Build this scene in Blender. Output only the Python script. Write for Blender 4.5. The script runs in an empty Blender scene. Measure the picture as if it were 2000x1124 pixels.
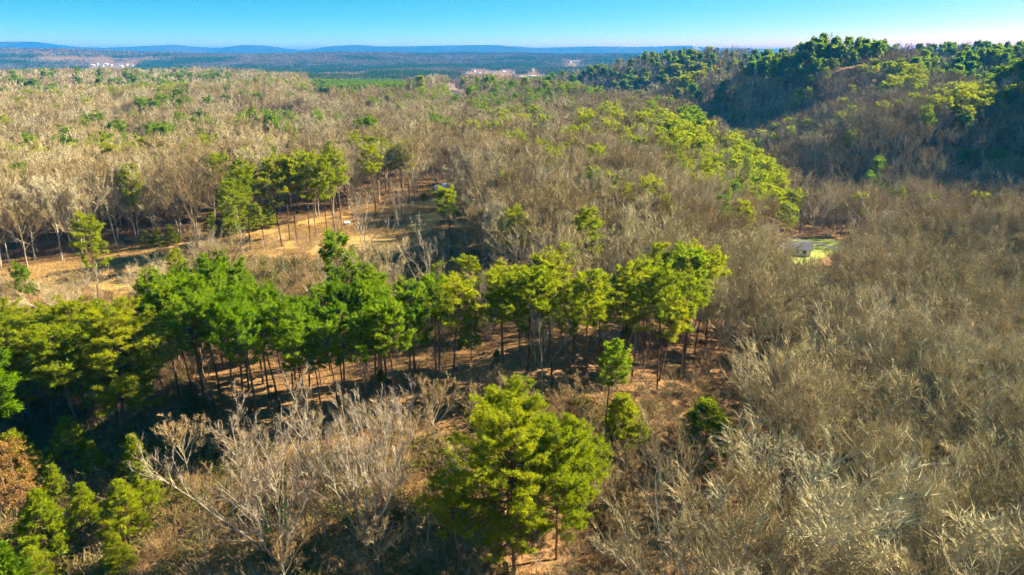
import bpy, math, random
import numpy as np
from mathutils import Vector

# ------------------------------------------------------------------ camera, sky, sun, exposure
SC = bpy.context.scene
COL = SC.collection
CAMZ = 46.0
PITCH = math.radians(18.92)
FPX = 1333.0                       # focal length in photograph pixels (24 mm on a 36 mm wide frame)
cam_d = bpy.data.cameras.new('camera')
cam_d.sensor_width = 36.0
cam_d.lens = 24.0
cam_d.clip_start = 0.5
cam_d.clip_end = 60000.0
cam = bpy.data.objects.new('camera', cam_d)
COL.objects.link(cam)
cam.location = (0, 0, CAMZ)
cam.rotation_euler = (math.pi / 2 - PITCH, 0, 0)
SC.camera = cam

SUN_AZ = math.radians(67)          # clockwise from the viewing direction: from the right, a little ahead
SUN_EL = math.radians(28.5)
SUNV = Vector((math.cos(SUN_EL) * math.sin(SUN_AZ), math.cos(SUN_EL) * math.cos(SUN_AZ), math.sin(SUN_EL)))

world = bpy.data.worlds.new('World')
SC.world = world
world.use_nodes = True
wn = world.node_tree.nodes
wl = world.node_tree.links
wn.clear()
w_out = wn.new('ShaderNodeOutputWorld')
w_bg = wn.new('ShaderNodeBackground')
w_sky = wn.new('ShaderNodeTexSky')
w_sky.sky_type = 'NISHITA'
w_sky.sun_disc = False
w_sky.sun_elevation = SUN_EL
w_sky.sun_rotation = SUN_AZ
w_sky.altitude = 300
w_sky.air_density = 1.0
w_sky.dust_density = 0.4
w_sky.ozone_density = 2.0
w_tc = wn.new('ShaderNodeTexCoord')
w_map = wn.new('ShaderNodeVectorMath')
w_map.operation = 'MULTIPLY'
w_map.inputs[1].default_value = (1, 1, 5.0)      # a clear winter sky that deepens fast above the horizon
w_nrm = wn.new('ShaderNodeVectorMath')
w_nrm.operation = 'NORMALIZE'
w_sep = wn.new('ShaderNodeSeparateColor')
w_com = wn.new('ShaderNodeCombineColor')
w_bg.inputs['Strength'].default_value = 0.0515
wl.new(w_tc.outputs['Generated'], w_map.inputs[0])
wl.new(w_map.outputs[0], w_nrm.inputs[0])
wl.new(w_nrm.outputs[0], w_sky.inputs['Vector'])
wl.new(w_sky.outputs[0], w_sep.inputs[0])
for k, (white, power, gain) in enumerate(((3.8, 2.1, 2.4), (4.8, .8, 3.4), (4.8, .45, 3.2))):     # the photograph's strong blue grade, over the whole sky
    a_ = wn.new('ShaderNodeMath')
    a_.operation = 'DIVIDE'
    a_.inputs[1].default_value = white
    b_ = wn.new('ShaderNodeMath')
    b_.operation = 'POWER'
    b_.inputs[1].default_value = power
    c_ = wn.new('ShaderNodeMath')
    c_.operation = 'MULTIPLY'
    c_.inputs[1].default_value = gain
    wl.new(w_sep.outputs[k], a_.inputs[0])
    wl.new(a_.outputs[0], b_.inputs[0])
    wl.new(b_.outputs[0], c_.inputs[0])
    wl.new(c_.outputs[0], w_com.inputs[k])
wl.new(w_com.outputs[0], w_bg.inputs['Color'])
wl.new(w_bg.outputs[0], w_out.inputs['Surface'])

sun_d = bpy.data.lights.new('sun', 'SUN')
sun_d.energy = 5.0
sun_d.angle = math.radians(0.5)
sun_d.color = (1.0, 0.875, 0.66)
sun = bpy.data.objects.new('sun', sun_d)
COL.objects.link(sun)
sun.rotation_euler = (-SUNV).to_track_quat('-Z', 'Y').to_euler()
sun.location = (300, 100, 200)

SC.view_settings.view_transform = 'Standard'
SC.view_settings.look = 'None'
SC.view_settings.gamma = 1.0
SC.view_settings.use_curve_mapping = False
SC.view_settings.exposure = 2.62
cy = SC.cycles
cy.max_bounces = 5
cy.diffuse_bounces = 3
cy.glossy_bounces = 1
cy.transmission_bounces = 2
cy.transparent_max_bounces = 4
cy.volume_bounces = 0
cy.use_adaptive_sampling = True
cy.adaptive_threshold = 0.025
cy.adaptive_min_samples = 16
cy.use_light_tree = False
cy.use_denoising = True
cy.denoising_prefilter = 'NONE'
cy.denoising_input_passes = 'RGB_ALBEDO_NORMAL'
cy.denoiser = 'OPENIMAGEDENOISE'
cy.caustics_reflective = False
cy.caustics_refractive = False

# ------------------------------------------------------------------ helpers
CP, SP = math.cos(PITCH), math.sin(PITCH)


def ray(px, py):
    a = (px - 1000) / FPX
    b = (562 - py) / FPX
    return np.array([a, CP + b * SP, -SP + b * CP])


def project(x, y, z):
    dep = y * CP + (CAMZ - z) * SP
    up = y * SP - (CAMZ - z) * CP
    dep = np.maximum(dep, 1e-3) if isinstance(dep, np.ndarray) else max(dep, 1e-3)
    return 1000 + FPX * x / dep, 562 - FPX * up / dep, dep


def smooth(t):
    t = np.clip(t, 0, 1)
    return t * t * (3 - 2 * t)


def vnoise(x, y, s, seed=0):
    x = np.asarray(x, float) / s
    y = np.asarray(y, float) / s
    xi = np.floor(x).astype(np.int64)
    yi = np.floor(y).astype(np.int64)
    fx = x - xi
    fy = y - yi
    fx = fx * fx * (3 - 2 * fx)
    fy = fy * fy * (3 - 2 * fy)

    def h(a, b):
        n = (a * 374761393 + b * 668265263 + seed * 974711) & 0x7fffffff
        n = ((n ^ (n >> 13)) * 1274126177) & 0x7fffffff
        n = n ^ (n >> 16)
        return (n & 0xffff) / 65535.0
    return (h(xi, yi) * (1 - fx) + h(xi + 1, yi) * fx) * (1 - fy) + (h(xi, yi + 1) * (1 - fx) + h(xi + 1, yi + 1) * fx) * fy


def poly_dist(x, y, pts):
    """distance to a polyline, the third coordinate there, and on which side (+1 = left when walking along it)"""
    best = np.full(np.shape(x), 1e18)
    zz = np.zeros(np.shape(x))
    sd = np.ones(np.shape(x))
    for (ax, ay, az), (bx, by, bz) in zip(pts[:-1], pts[1:]):
        dx, dy = bx - ax, by - ay
        t = np.clip(((x - ax) * dx + (y - ay) * dy) / (dx * dx + dy * dy), 0, 1)
        ex, ey = x - (ax + t * dx), y - (ay + t * dy)
        d = ex * ex + ey * ey
        m = d < best
        best = np.where(m, d, best)
        zz = np.where(m, az + t * (bz - az), zz)
        sd = np.where(m, np.sign(dx * ey - dy * ex), sd)
    return np.sqrt(best), zz, sd


VALLEY = [(20, -200, -4), (40, 20, -7), (52, 70, -9), (66, 110, -12), (88, 170, -16), (107, 233, -21), (140, 290, -27), (165, 400, -31),
          (150, 550, -33), (95, 750, -33), (35, 950, -31), (-60, 1250, -24), (-220, 1700, -14)]
RIDGES = [
    ([(110, 335, -32), (130, 345, -20), (160, 355, -7), (188, 362, 3), (235, 378, 10), (330, 395, 16), (540, 420, 28), (900, 450, 42)], 0.70),
    ([(150, 640, -6), (200, 620, 18), (255, 600, 41), (290, 595, 38), (335, 590, 27), (375, 580, 29), (430, 570, 37), (640, 560, 44), (1100, 540, 50)], 0.60),
    ([(250, 470, 4), (300, 520, 18), (325, 585, 27)], 0.40),
    ([(-90, 1100, -26), (0, 1010, -12), (60, 980, 0), (120, 940, 15), (173, 900, 30), (240, 880, 34), (330, 860, 32), (700, 800, 44)], 0.46),
    ([(60, 700, -24), (110, 690, -7), (160, 680, 6), (230, 650, 20)], 0.60),
    ([(272, 290, 14), (302, 340, 38), (335, 395, 50), (430, 430, 62), (700, 460, 70)], 0.72),  # added spur, crest out of view at right, invented to shade the valley
    ([(190, -100, 4), (170, 40, 6), (165, 110, 2), (160, 170, -8), (150, 205, -14)], 0.20),
]


def terrain(x, y):
    x = np.asarray(x, float)
    y = np.asarray(y, float)
    r = np.hypot(x, y)
    plat = 3.0 * (vnoise(x, y, 170, 3) - .5) * smooth((r - 120) / 200) + 1.2 * (vnoise(x, y, 45, 5) - .5)
    plat = plat + 7 * (vnoise(x, y, 420, 9) - .5) * smooth((r - 300) / 400) + 13 * (vnoise(x, y, 130, 13) - .5) * smooth((r - 240) / 200)
    plat = plat - 22 * smooth((y - 850 - 500 * smooth((-x - 150) / 500)) / 500)
    dv, fl, sd = poly_dist(x, y, VALLEY)
    wide = 55 + 20 * smooth((y - 200) / 200)
    left = fl + (plat - fl) * smooth((dv - 5) / wide)
    right = fl + 4 * smooth((dv - 15) / 60) + 5 * smooth((dv - 80) / 200)
    z = np.where(sd > 0, left, right)
    for pts, k in RIDGES:
        d, zc, _ = poly_dist(x, y, pts)
        h = zc + 3 * (vnoise(x, y, 60, 11) - .5) - k * (np.sqrt(d * d + 144) - 12)
        w = 3.5
        m = np.maximum(z, h)
        z = m + w * np.log(np.exp((z - m) / w) + np.exp((h - m) / w)) - w * .3 * np.exp(-np.abs(z - h) / w)
    far = -8 + 26 * (vnoise(x, y, 900, 21) - .5) + 8 * (vnoise(x, y, 260, 23) - .5)
    hill = smooth((r - 2700) / 1400) * (30 + 44 * (vnoise(x, y, 1300, 31) - .45) + 26 * (vnoise(x, y, 420, 33) - .5))
    hill = hill * (1 - smooth((r - 5200) / 1500))
    f = smooth((r - 1250) / 600)
    return z * (1 - f) + (far + hill) * f


def axis(lo, near0, near1, step, hi, cap=55.0, g=1.10, far_start=4600.0):
    mid = list(np.arange(near0, near1 + .01, step))
    out = []
    for s, edge, lim in ((-1, near0, lo), (1, near1, hi)):
        v, st, a = edge, step, []
        while True:
            st = st * g
            if abs(v) < far_start:
                st = min(st, cap)
            v = v + s * st
            a.append(v)
            if (s < 0 and v <= lim) or (s > 0 and v >= lim):
                break
        out.append(a)
    return np.array(out[0][::-1] + mid + out[1])


XS = axis(-14000, -150, 330, 2.6, 14000)
YS = axis(-400, -60, 430, 3.0, 15000, 45.0, 1.035, 6500)
GX, GY = np.meshgrid(XS, YS)
GZ = terrain(GX, GY)


def zg(x, y):
    x = np.asarray(x, float)
    y = np.asarray(y, float)
    i = np.clip(np.searchsorted(XS, x) - 1, 0, len(XS) - 2)
    j = np.clip(np.searchsorted(YS, y) - 1, 0, len(YS) - 2)
    fx = np.clip((x - XS[i]) / (XS[i + 1] - XS[i]), 0, 1)
    fy = np.clip((y - YS[j]) / (YS[j + 1] - YS[j]), 0, 1)
    return (GZ[j, i] * (1 - fx) + GZ[j, i + 1] * fx) * (1 - fy) + (GZ[j + 1, i] * (1 - fx) + GZ[j + 1, i + 1] * fx) * fy


def at(px, py):
    """the point of the ground seen at a pixel of the photograph"""
    d = ray(px, py)
    ts = np.concatenate([np.arange(25, 500, 1.0), np.geomspace(500, 9000, 1500)])
    P = d[None, :] * ts[:, None]
    below = (CAMZ + P[:, 2]) < zg(P[:, 0], P[:, 1])
    k = int(np.argmax(below)) if below.any() else len(ts) - 1
    t = ts[k]
    return Vector((d[0] * t, d[1] * t, float(zg(d[0] * t, d[1] * t))))


def inside(px, py, poly):
    px = np.asarray(px, float)
    py = np.asarray(py, float)
    c = np.zeros(px.shape, bool)
    n = len(poly)
    for i in range(n):
        x0, y0 = poly[i]
        x1, y1 = poly[(i + 1) % n]
        if y0 == y1:
            continue
        c ^= ((y0 > py) != (y1 > py)) & (px < (x1 - x0) * (py - y0) / (y1 - y0) + x0)
    return c


def tag(o, label=None, cat=None, group=None, kind=None):
    if label:
        o['label'] = label
    if cat:
        o['category'] = cat
    if group:
        o['group'] = group
    if kind:
        o['kind'] = kind
    return o


def mesh(name, v, f, mats):
    me = bpy.data.meshes.new(name)
    me.from_pydata([tuple(p) for p in v] if not isinstance(v, np.ndarray) else v.tolist(), [], f if isinstance(f, list) else f.tolist())
    for m in (mats if isinstance(mats, (list, tuple)) else [mats]):
        me.materials.append(m)
    return me


def obj(name, me, parent=None, loc=(0, 0, 0)):
    o = bpy.data.objects.new(name, me)
    COL.objects.link(o)
    o.location = loc
    o.parent = parent
    return o


def empty(name, loc, rz=0.0, s=1.0):
    o = bpy.data.objects.new(name, None)
    COL.objects.link(o)
    o.empty_display_size = .5
    o.location = loc
    o.rotation_euler = (0, 0, rz)
    o.scale = (s, s, s) if not isinstance(s, tuple) else s
    return o


# ------------------------------------------------------------------ materials
def mat(name):
    m = bpy.data.materials.new(name)
    m.use_nodes = True
    n = m.node_tree.nodes
    n.clear()
    return m, n, m.node_tree.links


def ramp(n, cols):
    r = n.new('ShaderNodeValToRGB')
    e = r.color_ramp.elements
    while len(e) < len(cols):
        e.new(.5)
    for k, (p, c) in enumerate(cols):
        e[k].position = p
        e[k].color = (*c, 1)
    return r


def simple(name, col, rough=.8, spec=.2, noise=.12, scale=3.0):
    m, n, l = mat(name)
    o = n.new('ShaderNodeOutputMaterial')
    b = n.new('ShaderNodeBsdfPrincipled')
    b.inputs['Roughness'].default_value = rough
    b.inputs['Specular IOR Level'].default_value = spec
    t = n.new('ShaderNodeTexCoord')
    z = n.new('ShaderNodeTexNoise')
    z.inputs['Scale'].default_value = scale
    z.inputs['Detail'].default_value = 5
    r = ramp(n, [(.3, tuple(c * (1 - noise) for c in col)), (.7, tuple(min(1, c * (1 + noise)) for c in col))])
    l.new(t.outputs['Object'], z.inputs['Vector'])
    l.new(z.outputs[0], r.inputs[0])
    l.new(r.outputs[0], b.inputs['Base Color'])
    l.new(b.outputs[0], o.inputs[0])
    return m


def bark(name, a, b_, c, rough=.9):
    """twigs and stems: one colour per tree out of three, a little different on every twig"""
    m, n, l = mat(name)
    o = n.new('ShaderNodeOutputMaterial')
    d = n.new('ShaderNodeBsdfDiffuse')
    oi = n.new('ShaderNodeObjectInfo')
    ge = n.new('ShaderNodeNewGeometry')
    r = ramp(n, [(0, a), (.5, b_), (1, c)])
    mx = n.new('ShaderNodeMath')
    mx.operation = 'MULTIPLY_ADD'
    mx.inputs[1].default_value = .8
    md = n.new('ShaderNodeMath')
    md.operation = 'MULTIPLY'
    md.inputs[1].default_value = .2
    l.new(ge.outputs['Random Per Island'], md.inputs[0])
    l.new(oi.outputs['Random'], mx.inputs[0])
    l.new(md.outputs[0], mx.inputs[2])
    l.new(mx.outputs[0], r.inputs[0])
    l.new(r.outputs[0], d.inputs[0])
    l.new(d.outputs[0], o.inputs[0])
    return m


def leafy(name, a, b_, c, trans=.55):
    m, n, l = mat(name)
    o = n.new('ShaderNodeOutputMaterial')
    d = n.new('ShaderNodeBsdfDiffuse')
    t = n.new('ShaderNodeBsdfTranslucent')
    s = n.new('ShaderNodeMixShader')
    s.inputs[0].default_value = trans
    oi = n.new('ShaderNodeObjectInfo')
    ge = n.new('ShaderNodeNewGeometry')
    r = ramp(n, [(0, a), (.5, b_), (1, c)])
    mx = n.new('ShaderNodeMath')
    mx.operation = 'MULTIPLY_ADD'
    mx.inputs[1].default_value = .55
    md = n.new('ShaderNodeMath')
    md.operation = 'MULTIPLY'
    md.inputs[1].default_value = .45
    l.new(ge.outputs['Random Per Island'], md.inputs[0])
    l.new(oi.outputs['Random'], mx.inputs[0])
    l.new(md.outputs[0], mx.inputs[2])
    tc = n.new('ShaderNodeTexCoord')
    nz = n.new('ShaderNodeTexNoise')
    nz.inputs['Scale'].default_value = .9
    nz.inputs['Detail'].default_value = 2
    ms = n.new('ShaderNodeMath')
    ms.operation = 'MULTIPLY_ADD'
    ms.inputs[1].default_value = .9
    ms.inputs[2].default_value = -.45
    ma = n.new('ShaderNodeMath')
    ma.operation = 'ADD'
    l.new(tc.outputs['Object'], nz.inputs['Vector'])
    l.new(nz.outputs[0], ms.inputs[0])
    l.new(ms.outputs[0], ma.inputs[0])
    l.new(mx.outputs[0], ma.inputs[1])
    l.new(ma.outputs[0], r.inputs[0])
    l.new(r.outputs[0], d.inputs[0])
    l.new(r.outputs[0], t.inputs[0])
    l.new(d.outputs[0], s.inputs[1])
    l.new(t.outputs[0], s.inputs[2])
    l.new(s.outputs[0], o.inputs[0])
    return m


M = {}
M['twig'] = bark('bare_twigs', (.135, .098, .052), (.30, .225, .10), (.41, .36, .23))
M['limb'] = bark('bare_limbs', (.18, .14, .085), (.33, .27, .165), (.46, .41, .30))
M['pale'] = bark('pale_bark', (0.272, 0.231, 0.170), (0.306, 0.265, 0.197), (0.340, 0.299, 0.231))
M['paletwig'] = bark('pale_twigs', (0.245, 0.190, 0.122), (0.286, 0.224, 0.150), (0.313, 0.258, 0.184))
M['pinebark'] = bark('pine_bark', (0.095, 0.051, 0.026), (0.122, 0.068, 0.037), (0.143, 0.088, 0.054))
M['spray'] = leafy('yellow_green_needles', (.15, .20, .005), (.23, .27, .006), (.31, .31, .008))
M['clump'] = leafy('green_needles', (.08, .17, .004), (.15, .24, .005), (.23, .28, .007))
M['deadneedle'] = leafy('orange_dead_needles', (.24, .12, .025), (.30, .16, .04), (.30, .20, .06))
M['fanlimb'] = bark('pale_grey_limbs', (.23, .195, .12), (.36, .315, .20), (.46, .42, .30))
M['fantwig'] = bark('grey_tan_twigs', (.19, .155, .075), (.32, .265, .13), (.42, .375, .225))
M['fartwig'] = bark('far_twigs', (.10, .075, .05), (.15, .115, .075), (.19, .15, .105))
M['farneedle'] = leafy('dark_far_needles', (.02, .05, .006), (.035, .075, .008), (.05, .09, .01), .3)
M['ivy'] = leafy('ivy_leaves', (.03, .10, .01), (.05, .15, .015), (.08, .19, .02))
M['shrubleaf'] = leafy('olive_brush', (.10, .11, .02), (.16, .15, .035), (.20, .16, .05))
M['brush'] = bark('dry_brush', (.20, .125, .05), (.27, .185, .08), (.30, .23, .12))
M['straw'] = bark('dry_grass', (0.286, 0.170, 0.058), (0.340, 0.218, 0.082), (0.367, 0.252, 0.109))
M['redleaf'] = leafy('red_brown_leaves', (.22, .06, .03), (.30, .09, .05), (.33, .13, .07))


def ground_material(name, cols, s1, s2, bump=.5):
    m, n, l = mat(name)
    o = n.new('ShaderNodeOutputMaterial')
    b = n.new('ShaderNodeBsdfPrincipled')
    b.inputs['Roughness'].default_value = .95
    b.inputs['Specular IOR Level'].default_value = .05
    t = n.new('ShaderNodeTexCoord')
    z1 = n.new('ShaderNodeTexNoise')
    z1.inputs['Scale'].default_value = s1
    z1.inputs['Detail'].default_value = 8
    z1.inputs['Roughness'].default_value = .65
    z2 = n.new('ShaderNodeTexNoise')
    z2.inputs['Scale'].default_value = s2
    z2.inputs['Detail'].default_value = 6
    mx = n.new('ShaderNodeMix')
    mx.data_type = 'FLOAT'
    mx.inputs[0].default_value = .5
    r = ramp(n, cols)
    bp = n.new('ShaderNodeBump')
    bp.inputs['Strength'].default_value = bump
    bp.inputs['Distance'].default_value = .3
    l.new(t.outputs['Object'], z1.inputs['Vector'])
    l.new(t.outputs['Object'], z2.inputs['Vector'])
    l.new(z1.outputs[0], mx.inputs[2])
    l.new(z2.outputs[0], mx.inputs[3])
    l.new(mx.outputs[0], r.inputs[0])
    l.new(r.outputs[0], b.inputs['Base Color'])
    l.new(z2.outputs[0], bp.inputs['Height'])
    l.new(bp.outputs[0], b.inputs['Normal'])
    l.new(b.outputs[0], o.inputs[0])
    return m


M['ground'] = ground_material('leaf_litter', [(.3, (.085, .045, .02)), (.45, (.15, .082, .034)), (.55, (.21, .118, .046)), (.68, (.26, .165, .08))], .08, 2.2, .8)
M['meadow'] = ground_material('dry_meadow', [(.34, (.20, .105, .03)), (.48, (.30, .18, .052)), (.58, (.35, .225, .07)), (.7, (.29, .21, .075))], .09, 1.6, .7)
M['lawn'] = ground_material('green_lawn', [(.35, (0.136, 0.150, 0.027)), (.5, (0.177, 0.197, 0.034)), (.65, (0.258, 0.211, 0.068))], .15, 2.0)
M['farfield'] = ground_material('yellow_field', [(.35, (0.272, 0.184, 0.048)), (.5, (0.326, 0.231, 0.061)), (.65, (0.340, 0.272, 0.102))], .02, .3)
M['dirt'] = ground_material('dirt_track', [(.35, (0.272, 0.177, 0.102)), (.5, (0.340, 0.245, 0.150)), (.65, (0.367, 0.286, 0.204))], .3, 2.0)
M['asphalt'] = ground_material('grey_asphalt', [(.35, (0.109, 0.105, 0.102)), (.5, (0.136, 0.133, 0.129)), (.65, (0.163, 0.156, 0.150))], .3, 3.0, .1)
M['bank'] = ground_material('red_earth_bank', [(.35, (0.245, 0.136, 0.068)), (.5, (0.306, 0.190, 0.102)), (.65, (0.340, 0.245, 0.150))], .1, 1.0)
M['mountain'] = ground_material('wooded_mountain', [(.36, (0.017, 0.027, 0.014)), (.47, (0.034, 0.041, 0.020)), (.55, (0.068, 0.058, 0.037)), (.66, (0.088, 0.071, 0.048))], .0016, .012, 0)
M['white'] = simple('white_paint', (.78, .78, .76), .6)
M['cream'] = simple('cream_siding', (.62, .56, .44), .7)
M['greyroof'] = simple('grey_shingles', (.22, .21, .20), .8)
M['darkroof'] = simple('dark_shingles', (.075, .07, .075), .8)
M['redroof'] = simple('rust_roof', (.34, .16, .09), .8)
M['dark'] = simple('dark_wood', (.03, .022, .018), .9)
M['glass'] = simple('window_glass', (.04, .05, .06), .15, .5)
M['blue'] = simple('blue_plastic', (.02, .10, .45), .4, .4)
M['tarp'] = simple('white_tarp', (.80, .79, .76), .6)
M['metal'] = simple('galvanised_metal', (.45, .45, .45), .45, .5)

# ------------------------------------------------------------------ the ground and what lies on it
nx, ny = len(XS), len(YS)
gv = np.stack([GX.ravel(), GY.ravel(), GZ.ravel()], 1)
ii, jj = np.meshgrid(np.arange(nx - 1), np.arange(ny - 1))
a0 = (jj * nx + ii).ravel()
gf = np.stack([a0, a0 + 1, a0 + nx + 1, a0 + nx], 1)
me = mesh('ground', gv, gf, M['ground'])
me.polygons.foreach_set('use_smooth', [True] * len(me.polygons))
tag(obj('ground', me), 'wooded ground under brown fallen leaves', kind='structure')

CLEARING = [(-90, 556), (15, 534), (130, 512), (240, 492), (340, 480), (430, 468), (520, 448), (610, 430), (700, 412), (790, 399), (850, 388), (905, 372),
            (905, 390), (872, 420), (842, 455), (800, 480), (735, 496), (640, 500), (560, 498), (470, 515), (380, 530), (310, 545), (262, 580),
            (285, 640), (268, 668), (240, 640), (215, 575), (150, 552), (15, 560), (-90, 575)]
LAWN = [(1545, 468), (1600, 464), (1650, 474), (1640, 492), (1600, 505), (1570, 528), (1548, 520), (1535, 495)]


def to_world(poly, n=6):
    out = []
    for i in range(len(poly)):
        x0, y0 = poly[i]
        x1, y1 = poly[(i + 1) % len(poly)]
        for k in range(n):
            p = at(x0 + (x1 - x0) * k / n, y0 + (y1 - y0) * k / n)
            out.append((p.x, p.y))
    return out


def drape(name, wpoly, material, step, lift, label):
    """a sheet of small squares a little above the ground inside a polygon given in metres"""
    xs = [p[0] for p in wpoly]
    ys = [p[1] for p in wpoly]
    X = np.arange(min(xs) - step, max(xs) + step, step)
    Y = np.arange(min(ys) - step, max(ys) + step, step)
    CX, CY = np.meshgrid(X[:-1] + step / 2, Y[:-1] + step / 2)
    jit = step * 1.2
    keep = inside(CX + (vnoise(CX, CY, 3, 77) - .5) * jit * 2, CY + (vnoise(CX, CY, 3, 78) - .5) * jit * 2, wpoly)
    VX, VY = np.meshgrid(X, Y)
    v = np.stack([VX.ravel(), VY.ravel(), (zg(VX, VY) + lift).ravel()], 1)
    j, i = np.nonzero(keep)
    a = j * len(X) + i
    f = np.stack([a, a + 1, a + len(X) + 1, a + len(X)], 1)
    used, inv = np.unique(f.ravel(), return_inverse=True)
    me = mesh(name, v[used], inv.reshape(-1, 4), material)
    return tag(obj(name, me), label, kind='structure')


W_CLEAR = to_world(CLEARING)
W_LAWN = to_world(LAWN)
LAWN_C = (sum(q[0] for q in W_LAWN) / len(W_LAWN), sum(q[1] for q in W_LAWN) / len(W_LAWN))
drape('meadow', W_CLEAR, M['meadow'], .8, .10, 'long clearing of dry orange grass behind the pines')
drape('lawn', W_LAWN, M['lawn'], .8, .10, 'small green lawn by the white-gabled house')


def strip(name, pts, width, material, lift, label, crown=0.0):
    """a road or track laid along points in metres"""
    P = []
    for (ax, ay), (bx, by) in zip(pts[:-1], pts[1:]):
        k = max(2, int(math.hypot(bx - ax, by - ay) / 2.5))
        P += [(ax + (bx - ax) * t / k, ay + (by - ay) * t / k) for t in range(k)]
    P.append(pts[-1])
    v, f = [], []
    for i, (x, y) in enumerate(P):
        x0, y0 = P[max(0, i - 1)]
        x1, y1 = P[min(len(P) - 1, i + 1)]
        d = math.hypot(x1 - x0, y1 - y0) or 1
        nx_, ny_ = -(y1 - y0) / d, (x1 - x0) / d
        for t in (-.5, -.17, .17, .5):
            qx, qy = x + nx_ * width * t, y + ny_ * width * t
            v.append((qx, qy, float(zg(qx, qy)) + lift + crown * (1 - abs(t) * 2)))
        if i:
            b = 4 * i
            f += [(b - 4 + q, b - 3 + q, b + 1 + q, b + q) for q in range(3)]
    return tag(obj(name, mesh(name, v, f, material)), label, kind='structure')


def px_line(pts):
    return [(at(*p).x, at(*p).y) for p in pts]


ROAD_V = px_line([(1500, 452), (1560, 470), (1590, 476), (1630, 486), (1680, 500)])
strip('road', ROAD_V, 3.0, M['asphalt'], .16, 'narrow grey road crossing the valley by the lawn', .05)
TRACK = px_line([(470, 285), (500, 270), (530, 263), (580, 258), (640, 256)])
strip('driveway', TRACK, 7.0, M['dirt'], .16, 'pale dirt driveway curving through the far woods')
ROAD_F = px_line([(868, 163), (884, 180), (900, 190), (912, 200)])

# mountains: long real ridges far behind, with a back slope
PROFILE = [(-700, 92), (-300, 90), (0, 86), (70, 86), (150, 93), (210, 94), (270, 92), (340, 90), (390, 93), (430, 94), (480, 90), (520, 91), (560, 95), (595, 97), (640, 92),
           (700, 90), (740, 92), (800, 92), (870, 91), (960, 90), (1000, 92), (1050, 94), (1110, 93), (1160, 92), (1240, 93), (1300, 92), (1350, 91), (1380, 94), (1480, 95),
           (1600, 96), (1680, 95), (1730, 93), (1770, 97), (1800, 93), (1850, 97), (1920, 98), (2000, 99), (2400, 94), (2900, 90)]


def mountain(name, R, prof, depth, label, seed, rough=6):
    rng = np.random.RandomState(seed)
    n = 460
    pxs = np.linspace(prof[0][0], prof[-1][0], n)
    pys = np.interp(pxs, [p[0] for p in prof], [p[1] for p in prof])
    v = []
    prof_t = [(-1.0, 0.0), (-.8, .12), (-.6, .34), (-.42, .55), (-.26, .76), (-.12, .93), (0, 1.0), (.15, .9), (.4, .5), (1.0, 0.0)]
    for k in range(n):
        d = ray(pxs[k], pys[k])
        s = R / d[1]
        cx, cz = d[0] * s, CAMZ + d[2] * s
        for q, (t, h) in enumerate(prof_t):
            w = 1 + .55 * (vnoise(np.array(cx), np.array(0.), 700, seed)[()] - .5)
            yy = R + t * depth * w
            xx = cx * (1 + t * depth * .0 / R)
            nz = (vnoise(np.array(xx + t * 900), np.array(yy), 240, seed + 1)[()] - .5) * rough * 4 * (1 - h) * (h > 0) + (rng.rand() - .5) * rough * .35
            v.append((xx, yy, -30 + (cz + 30) * h + nz))
    m_ = len(prof_t)
    f = [(k * m_ + q, (k + 1) * m_ + q, (k + 1) * m_ + q + 1, k * m_ + q + 1) for k in range(n - 1) for q in range(m_ - 1)]
    me = mesh(name, v, f, M['mountain'])
    me.polygons.foreach_set('use_smooth', [True] * len(me.polygons))
    return tag(obj(name, me), label, kind='structure')


mountain('mountains', 9500, [(a, 91 + (b - 92) * 1.5) for a, b in PROFILE], 1500, 'long blue wooded mountain ridge on the horizon', 41)
mountain('foothills', 6600, [(-800, 108), (-300, 106), (0, 104), (150, 106), (300, 105), (480, 108), (600, 104), (700, 103), (900, 106), (1000, 104), (1100, 106), (1250, 107), (1330, 108),
                             (1420, 108), (1560, 103), (1680, 106), (1760, 104), (1850, 106), (2000, 108), (2800, 106)], 900, 'lower dark wooded foothills before the blue ridge', 47, 4)

# ------------------------------------------------------------------ tree shapes
class Segs:
    """tapered twigs; prisms with K sides, or cones when the tip is sharp"""

    def __init__(self):
        self.v, self.f, self.n = [], [], 0

    def tube(self, pts, rads, k=5):
        base = self.n
        for i, p in enumerate(pts):
            d = (pts[min(i + 1, len(pts) - 1)] - pts[max(i - 1, 0)]).normalized()
            u = d.cross(Vector((0.31, 0.95, 0.05)))
            if u.length < .1:
                u = d.cross(Vector((1, 0, 0)))
            u.normalize()
            w = d.cross(u)
            for q in range(k):
                a = 2 * math.pi * q / k
                self.v.append(p + (u * math.cos(a) + w * math.sin(a)) * rads[i])
        for i in range(len(pts) - 1):
            for q in range(k):
                a, b = base + i * k + q, base + i * k + (q + 1) % k
                self.f.append((a, b, b + k, a + k))
        self.n += k * len(pts)

    def cone(self, p, q, r):
        d = (q - p).normalized()
        u = d.cross(Vector((0.3, 0.2, 0.93)))
        if u.length < .1:
            u = d.cross(Vector((1, 0, 0)))
        u.normalize()
        w = d.cross(u)
        b = self.n
        self.v += [p + u * r, p - u * (.5 * r) + w * (.866 * r), p - u * (.5 * r) - w * (.866 * r), q]
        self.f += [(b, b + 1, b + 3), (b + 1, b + 2, b + 3), (b + 2, b, b + 3)]
        self.n += 4

    def blade(self, p, d, ln, wd, side):
        b = self.n
        m = p + d * (ln * .55)
        self.v += [p, m + side * wd, p + d * ln, m - side * wd]
        self.f += [(b, b + 1, b + 2, b + 3)]
        self.n += 4

    def build(self, name, m):
        return mesh(name, self.v, self.f, m)


def rvec(R):
    while True:
        v = Vector((R.uniform(-1, 1), R.uniform(-1, 1), R.uniform(-1, 1)))
        if .05 < v.length < 1:
            return v.normalized()


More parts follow.
